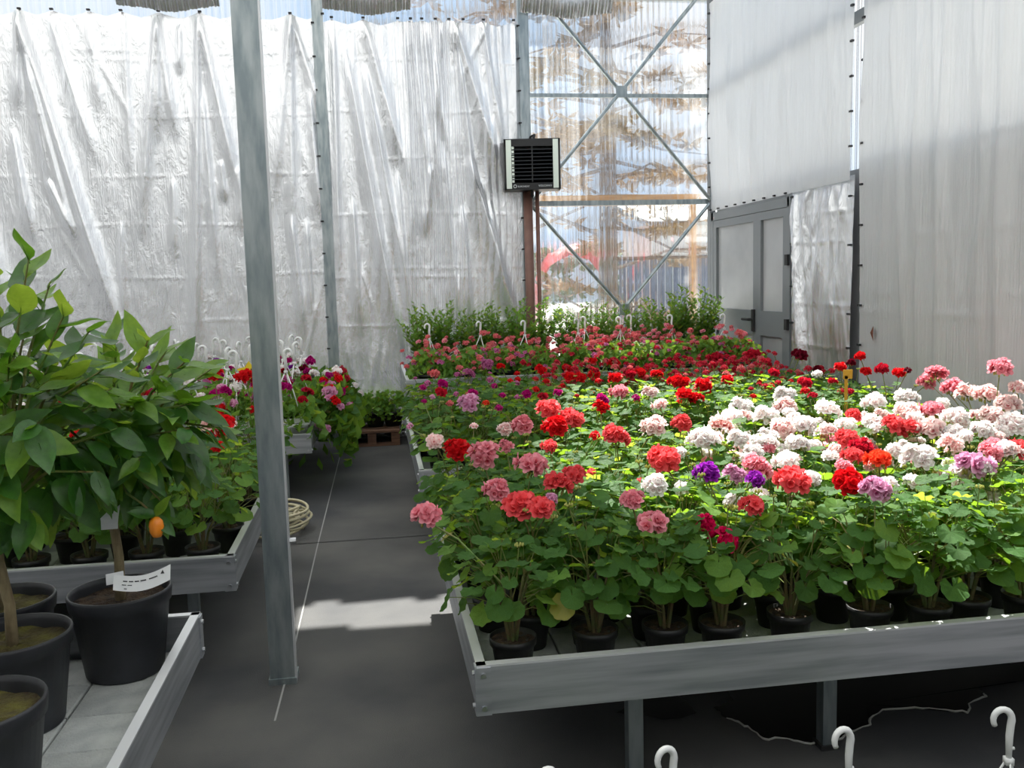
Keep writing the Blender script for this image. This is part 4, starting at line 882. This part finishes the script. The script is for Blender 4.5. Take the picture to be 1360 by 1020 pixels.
# coral-pink baskets under the braced bay: hooks traced from the photograph, y by bench row
CZ = .622
for i, (px, Y) in enumerate([(570, 7.62), (638, 7.72), (697, 7.62), (768, 7.62), (777, 8.0), (824, 7.68), (838, 8.05), (892, 7.78), (962, 7.6)]):
    p = ony(px, 440, Y)
    basket(p[0], Y, CZ, ['rose', 'rose', 'rose', 'pinkbi'], f'coral-pink hanging basket with white hook on the raised bench, {ORDN[i]} hook from the aisle', 'coral-pink hanging baskets under the braced bay', 'blackpot', nh=30, spread=.24, hz_=(.30, .47), hr=(.022, .038), rot=R(random.uniform(-30, 30)))
for i, x in enumerate(np.arange(.45, 3.3, .3)):   # trailing plants without hooks between them
    basket(x, 7.42 + .05 * math.sin(x * 7), CZ, ['rose', 'rose', 'mauve'] if x < 1.5 else ['rose', 'ivyred', 'mauve'], f'rose-pink bushy plant without hook on the raised bench rim, {ORDN[i]} from the aisle', 'hookless rose-pink plants on the raised bench', 'blackpot', False, nh=24, spread=.22, hz_=(.22, .38), hr=(.02, .036))
for i, x in enumerate((2.72, 2.95, 3.15)):
    basket(x, 8.0, CZ, ['ivyred', 'rose'], f'rosy-red bushy plant on the raised bench, {ORDN[2 - i]} from the grey door', 'rosy-red plants near the door', 'blackpot', False, nh=16, spread=.2, hz_=(.22, .36))
# leafy shrubs along the back wall
def shrub_mb(seed):
    r = np.random.default_rng(seed); b = MB(); st = MB()
    for s in range(24):
        a = r.uniform(0, 6.28); L = r.uniform(.3, .6) if s > 3 else r.uniform(.58, .7); lean = r.uniform(.1, .62) if s > 3 else .15; tip = np.array([math.cos(a) * lean * L, math.sin(a) * lean * L, L]); st.tube([(0, 0, .1), tip * .5 + [0, 0, .05], tip], [.005, .004, .002], 4, cap=False)
        for k in range(26):
            f = .2 + .8 * k / 26; p = tip * f + np.array([0, 0, .05 * f * (1 - f)]); aa = k * 2.4; d_ = np.array([math.cos(aa), math.sin(aa), .55 + .5 * f]); d_ /= np.linalg.norm(d_); sz = .085 * (1.2 - .5 * f) * r.uniform(.8, 1.2); w = np.cross(d_, [0, 0, 1.0]); w = w / np.linalg.norm(w) * sz * .26
            b.add([p, p + d_ * sz * .5 + w, p + d_ * sz + [0, 0, -.01], p + d_ * sz * .5 - w], [(0, 1, 2), (0, 2, 3)], int(r.random() < .3))
    return b.mesh('foliage', [M['shrub'], M['leafpale']]), st.mesh('stem', M['stem'])
SHR = [shrub_mb(s) for s in range(3)]
for i, x in enumerate(np.arange(.42, 3.35, .23)):
    t = empty('leafy_shrub', (x, 8.5 + .05 * (i % 2), CZ), random.uniform(0, 6)); tag(t, f'green leafy shrub in black pot against the wall, {ORDN[i]} shrub from the aisle', 'plant', 'leafy shrubs along the wall')
    put('pot', bpot['blackpot'], t); put('soil', bsoil, t); hs_ = random.uniform(.78, .92) * (1.15 if i in (5, 11, 12) else 1); f, s = SHR[i % 3]
    o = put('foliage', f, t, Matrix.Translation((0, 0, .1)) @ Matrix.Scale(hs_, 4)); o['kind'] = 'stuff'; put('stem', s, t, Matrix.Translation((0, 0, .1)) @ Matrix.Scale(hs_, 4))
# white baskets on the bench in front of the foil curtain
kinds_rows = [['magenta', 'lilac', 'crimson', 'white'], ['magenta', 'mauve', 'lilac', 'red'], ['magenta', 'white', 'crimson'], ['magenta', 'maroon', 'white'], ['magenta', 'purple', 'white'], ['magenta', 'white']]
for i in range(6):
    for j in range(7):
        x = -.62 - j * .33 - (.12 if i % 2 else 0); y = 6.46 + i * .36
        if x < -2.9: continue
        basket(x, y, TOPZ - .122, kinds_rows[i], f'white hanging basket of magenta and mixed blooms, {ORD[i]} row of bench, {ORDN[j]} from aisle', 'white hanging baskets before the foil curtain', 'whitepot', True, nh=12, hr=(.024, .038), spread=.17, hz_=(.28, .42), small=False).scale = (1.28, 1.28, 1.28)
# trailing plants spilling over the end of the basket bench into the aisle
for (x, y, kd, lab) in [(-.61, 6.9, ['red', 'lilac', 'lilac'], 'trailing red and lilac geranium spilling over the basket bench edge'), (-.60, 7.5, ['red', 'red', 'magenta'], 'trailing scarlet geranium hanging over the aisle side of the basket bench'), (-.60, 8.15, ['ivyred', 'white'], 'trailing rosy-red and white geranium at the pallet end of the basket bench')]:
    t = empty('trailing_geranium', (x, y, TOPZ - .122)); tag(t, lab, 'plant'); put('pot', bpot['whitepot'], t); put('soil', bsoil, t)
    o = put('foliage', TRAIL[0], t, Matrix.Translation((.19, 0, .14)) @ Matrix.Rotation(R(18), 4, 'Y') @ Matrix.Scale(1.2, 4)); o['kind'] = 'stuff'
    b = MB()
    for a in range(7): b.tube([(0, 0, .12), (.1, math.sin(a * 2) * .1, .24), (.25 + .02 * a, math.sin(a * 2) * .18, .18), (.34, math.sin(a * 2) * .2, .0)], .003, 4, cap=False)
    b.build('stem', M['stem'], t)
    for i in range(15):
        a = random.uniform(-2.2, .9); u = random.uniform(.08, .33); loc = np.array([.17 + math.cos(a) * u, math.sin(a) * u - .05, .42 - 3.1 * u * u + random.uniform(-.05, .04)])
        put('flower_head', head_mesh(random.choice(kd), i), t, frame(loc, [0, 1, .2], [loc[0] * 2, loc[1] * 3 - .9, .8], random.uniform(.034, .05)))
# pallet with small plants at the end of the aisle
t = empty('wooden_pallet', (-.06, 8.72, 0)); tag(t, 'weathered wooden pallet at the far end of the aisle', 'pallet')
for y in (-.2, -.07, .06, .19): MB().box((0, y, .135), (.52, .1, .02)).build('deck_board', M['palletwood'], t)
for x in (-.22, 0, .22): MB().box((x, 0, .07), (.08, .48, .1)).build('block', M['palletwood'], t)
for z in (.01,): MB().box((0, -.2, z), (.52, .1, .02)).build('bottom_board', M['palletwood'], t)
for i, (x, kd) in enumerate(((-.2, 'white'), (-.02, 'ivyred'), (.15, 'pale'))):
    basket(x, 8.76, .146, [kd], f'small {FLOWER[kd][0]} plant in black pot standing on the wooden pallet', None, 'blackpot', False, nh=5, spread=.12, hz_=(.25, .34))

# near row of white hooks (baskets stand on the floor below the frame)
HK = ['white basket hook with wire hanger, beside the bench corner', 'white basket hook standing before the thin bench leg', 'white basket hook rising before the black puddle', 'white basket hook with splayed wires at the far end of the near row']
for i, (px, py, rz) in enumerate([(735, 1017, 20), (893, 990, 15), (1128, 965, 8), (1342, 940, -10)]):
    p = onz(px, py, .5)
    t = empty('hanging_basket', (p[0], p[1], 0), R(rz)); tag(t, HK[i], 'plant', 'white hooked baskets standing in a row on the floor')
    put('pot', bpot['whitepot'], t); put('soil', bsoil, t); put('hanger', HANG_HI, t); o = put('foliage', MOUND[i % 3], t, Matrix.Translation((0, 0, .1)) @ Matrix.Scale(.7, 4)); o['kind'] = 'stuff'

# ------------------------------------------------------------------ citrus trees
def citrus_leaf(seed, cur=.18, fold=.22):
    V = []; uv = []; n = 7
    for i in range(n + 1):
        f = i / n; w = .25 * math.sin(math.pi * f ** .82) ** .85 * (1 - .15 * f) + (.012 if i in (0,) else 0); z = -cur * f * f + .05 * math.sin(f * 7 + seed)
        V += [(-w, f, z + fold * w), (-w * .5, f, z + fold * w * .35), (0, f, z), (w * .5, f, z + fold * w * .35), (w, f, z + fold * w)]; uv += [(k / 4, f) for k in range(5)]
    Fs = [(i * 5 + k, i * 5 + k + 1, i * 5 + 6 + k, i * 5 + 5 + k) for i in range(n) for k in range(4)]
    b = MB(); b.add(V, Fs, 0, uv); b.tube([(0, -.1, .01), (0, 0, 0), (0, .5, -cur * .25 - .006)], [.012, .01, .006], 3, 0, cap=False); return b
CL = [[citrus_leaf(s, .14 + .1 * s, .2 + .08 * s).mesh('leaf', m, True) for s in range(3)] for m in (M['citrus'], M['citrusyoung'])]
BIG = [(0, 0), (.105, 0), (.108, .006), (.134, .205), (.140, .207), (.1435, .24), (.1415, .247), (.137, .247), (.133, .232), (.131, .205)]
bigpot_me = MB().lathe(BIG, 40).mesh('pot', M['bigpot'], True)
bigsoil = {k: soil_disc(.132, .212, 24, k, .006) for k in ('soil', 'mossoil')}
def citrus(x, y, z, label, seed, crown_c, crown_r, nbr, nl, leafsize, trunk_top, soil='soil', lean=(0, 0), keep=None):
    r = np.random.default_rng(seed); t = empty('citrus_tree', (x, y, z)); tag(t, label, 'tree'); put('pot', bigpot_me, t); put('soil', bigsoil[soil], t)
    tp = np.array([lean[0], lean[1], trunk_top])
    MB().tube([(0, 0, .2), (lean[0] * .3 + .008, lean[1] * .3, .2 + (trunk_top - .2) * .4), tp * [.8, .8, .9], tp], [.016, .0135, .013, .012], 9, 0).build('trunk', M['bark'], t, True)
    cc, crr = np.array(crown_c), np.array(crown_r); tw = MB(); cnt = 0
    for i in range(nbr):
        zz = 1 - 1.75 * (i + .5) / nbr; a = i * 2.39996 + r.uniform(-.3, .3); rr = math.sqrt(max(0, 1 - zz * zz)); end = cc + crr * np.array([rr * math.cos(a), rr * math.sin(a), zz]) * r.uniform(.72, .98)
        st = tp + (cc - tp) * r.uniform(.0, .6); m_ = (st * .5 + end * .5) + np.array([0, 0, .05]); tw.tube([st, m_, end], [.006, .004, .002], 4, 0, cap=False)
        for k in range(nl):
            f = .34 + .66 * (k + .3) / nl; p = st * (1 - f) ** 2 + 2 * m_ * f * (1 - f) + end * f * f; outd = end - cc; outd /= np.linalg.norm(outd) + 1e-6
            aa = k * 2.4 + r.uniform(-.4, .4); side = np.cross(outd, [0, 0, 1]); side /= np.linalg.norm(side) + 1e-6; upv = np.cross(side, outd)
            d_ = outd * (.55 + .7 * f) + (side * math.cos(aa) + upv * math.sin(aa) * .55) * .95 + np.array([0, 0, -.42 + .3 * zz]) + r.normal(0, .12, 3)
            nrm = np.array([0, 0, 1.0]) + outd * .45 + np.array([.0, -.35, 0]) + r.normal(0, .28, 3); sz = leafsize * r.uniform(.72, 1.15) * (1.0 if f < .92 else .75)
            w = np.array([x, y, z]) + p
            young = r.random() < (.24 + .36 * max(0, zz) * f)
            put('leaf', CL[int(young)][int(r.integers(0, 3))], t, frame(p, d_, nrm, sz)); cnt += 1
    tw.build('twig', M['stem'], t); return t
def rel(px, py, Y, base): return ony(px, py, Y) - np.array(base)
b1 = (-.765, 2.70, SLABZ); t1 = citrus(*b1, 'citrus tree with an orange fruit and a white tag in its pot', 11, (rel(180, 560, 2.70, b1)), (.29, .27, .29), 32, 9, .126, .56, lean=(-.01, 0))
b2 = (-.95, 2.40, SLABZ); t2 = citrus(*b2, 'citrus tree in a mossy pot beside the tagged one', 12, (rel(30, 545, 2.36, b2)), (.24, .26, .42), 32, 9, .13, .50, 'mossoil', lean=(-.02, 0))
b3 = (-.875, 1.985, SLABZ); t3 = citrus(*b3, 'citrus tree in a dusty pot at the near end of the slabs', 13, (-.24, .0, .74), (.17, .2, .26), 10, 6, .12, .5, 'mossoil', lean=(-.05, 0))
b4 = (-1.085, 2.69, SLABZ); t4 = citrus(*b4, 'citrus tree at the back of the slabs, half hidden behind the others', 14, (-.06, .02, .74), (.26, .2, .24), 16, 7, .115, .5, 'mossoil')
# fruit hanging from the tagged tree
p = rel(208, 700, 2.52, b1); b = MB(); b.lathe([(0, -.030), (.011, -.027), (.0185, -.014), (.021, .002), (.018, .018), (.010, .028), (0, .031)], 16, 0, tuple(p)); f_ = b.build('fruit', M['orange'], t1, True); f_['label'] = 'ripe orange oval fruit'
q = rel(168, 655, 2.56, b1); MB().tube([q + [-.03, .03, .05], q, (p + q) / 2 + [.0, 0, .02], p + [0, 0, .03]], .003, 5, 0).build('twig', M['stem'], t1)
for dv in ((.7, -.2, -.7), (.5, -.3, .8), (-.4, -.2, .2), (-.7, 0, .35)): put('leaf', CL[int(dv[2] > .5)][1], t1, frame(p + [0, 0, .03], dv, (0, -.6, .7), .075))
# white tag lying on the rim, with fine print
T = ony(150, 776, 2.47) ; T2 = ony(226, 762, 2.47)
lt = empty('plant_tag', tuple((T + T2) / 2)); tag(lt, 'white printed plant tag lying on the rim of the black citrus pot', 'tag')
L_ = (T2 - T)[0]; sl_ = (T2 - T)[2]; V = []; n = 10
for i in range(n + 1):
    f = i / n; zz = -.5 * sl_ + sl_ * f - .016 * math.sin(math.pi * f) + .004; V += [(-L_ / 2 + L_ * f, -.004, zz - .019), (-L_ / 2 + L_ * f, .012, zz + .019)]
b = MB(); b.add(V, [(2 * i, 2 * i + 2, 2 * i + 3, 2 * i + 1) for i in range(n)]); b.build('card', M['tagpaper'], lt)
b = MB()
for row, (fa, fb, h_) in enumerate(((.18, .78, .003), (.16, .36, .002), (.2, .3, .002))):
    for i in range(int((fb - fa) * 40)):
        if random.random() < .25: continue
        f = fa + i / 40; zz = -.5 * sl_ + sl_ * f - .016 * math.sin(math.pi * f) + .004 + (.006 - .009 * row); b.box((-L_ / 2 + L_ * f, .004 + (.003 - .004 * row) - .002, zz), (.0032, .001, h_))
f = .86; zz = -.5 * sl_ + sl_ * f - .016 * math.sin(math.pi * f) + .010; b.add([(-L_ / 2 + L_ * f - .005, .0045, zz), (-L_ / 2 + L_ * f + .005, .0045, zz), (-L_ / 2 + L_ * f, .008, zz + .01)], [(0, 1, 2)]); b.build('fine_print', M['ink'], lt)
b = MB(); q = ony(150, 768, 2.5) - (T + T2) / 2; b.box((q[0] + .005, q[2] * 0 + .03, q[2]), (.045, .002, .03), 0, .5); b.build('loop', M['tagpaper'], lt)
# white slip tied to the trunk
q = ony(140, 668, 2.66); s_ = empty('paper_tag', tuple(q)); tag(s_, 'white paper slip hanging behind the citrus trunk', 'tag')
V = []
for i in range(9): f = i / 8; V += [(-.04 + .02 * f, .012 * math.sin(f * 5), .075 - .15 * f), (.035 + .006 * math.sin(f * 4), .012 * math.sin(f * 5 + .6), .075 - .15 * f)]
b = MB(); b.add(V, [(2 * i, 2 * i + 1, 2 * i + 3, 2 * i + 2) for i in range(8)]); b.build('slip', M['tagpaper'], s_)

# yellow star price card and ochre stick label
q = ony(331, 494, 6.34); t = empty('price_card', tuple(q)); tag(t, 'yellow star-shaped price card among the baskets by the tall post', 'price card')
V = [(0, 0, 0)]
for i in range(10): a = math.pi / 2 + i * math.pi / 5; rr = .075 if i % 2 == 0 else .042; V.append((rr * math.cos(a) * 1.15, 0, rr * math.sin(a)))
b = MB(); b.add(V + [(x, .003, z) for x, y, z in V], [(0, 1 + i, 1 + (i + 1) % 10) for i in range(10)] + [(11, 12 + (i + 1) % 10, 12 + i) for i in range(10)] + [(1 + i, 12 + i, 12 + (i + 1) % 10, 1 + (i + 1) % 10) for i in range(10)]); b.build('card', M['yellow'], t)
text('2.5', .05, (0, -.004, -.012), t, M['ink'], al='CENTER'); MB().tube([(.02, .004, -.03), (.03, .006, .39 - q[2])], .005, 6).build('stick', M['yellow'], t)
for (px, py, z, nm, mm) in ((1126, 497, .90, 'ochre plastic stick label among the dark red geraniums', 'ochre'), (347, 548, .86, 'yellow stick label among the plants beside the tall post', 'yellow')):
    q = onz(px, py, z) if px > 700 else ony(px, py, 4.6); t = empty('stick_label', tuple(q)); tag(t, nm, 'label')
    MB().box((0, 0, 0), (.06, .003, .055)).build('label_head', M[mm], t); MB().box((-.01, 0, -.15), (.02, .003, .28)).build('stake', M[mm], t)
# dry leaf caught on the side screen
q = onx(1160, 442, XW - .05); b = MB(); b.add([(0, 0, .05), (-.01, .025, 0), (0, 0, -.06), (-.015, -.02, 0), (-.012, 0, 0)], [(0, 1, 4), (1, 2, 4), (2, 3, 4), (3, 0, 4)]); o = b.build('dry_leaf', M['drypetal'], None); o.location = q; tag(o, 'small dry brown leaf stuck to the large side screen', 'leaf')
print('OBJECTS', len(bpy.data.objects))
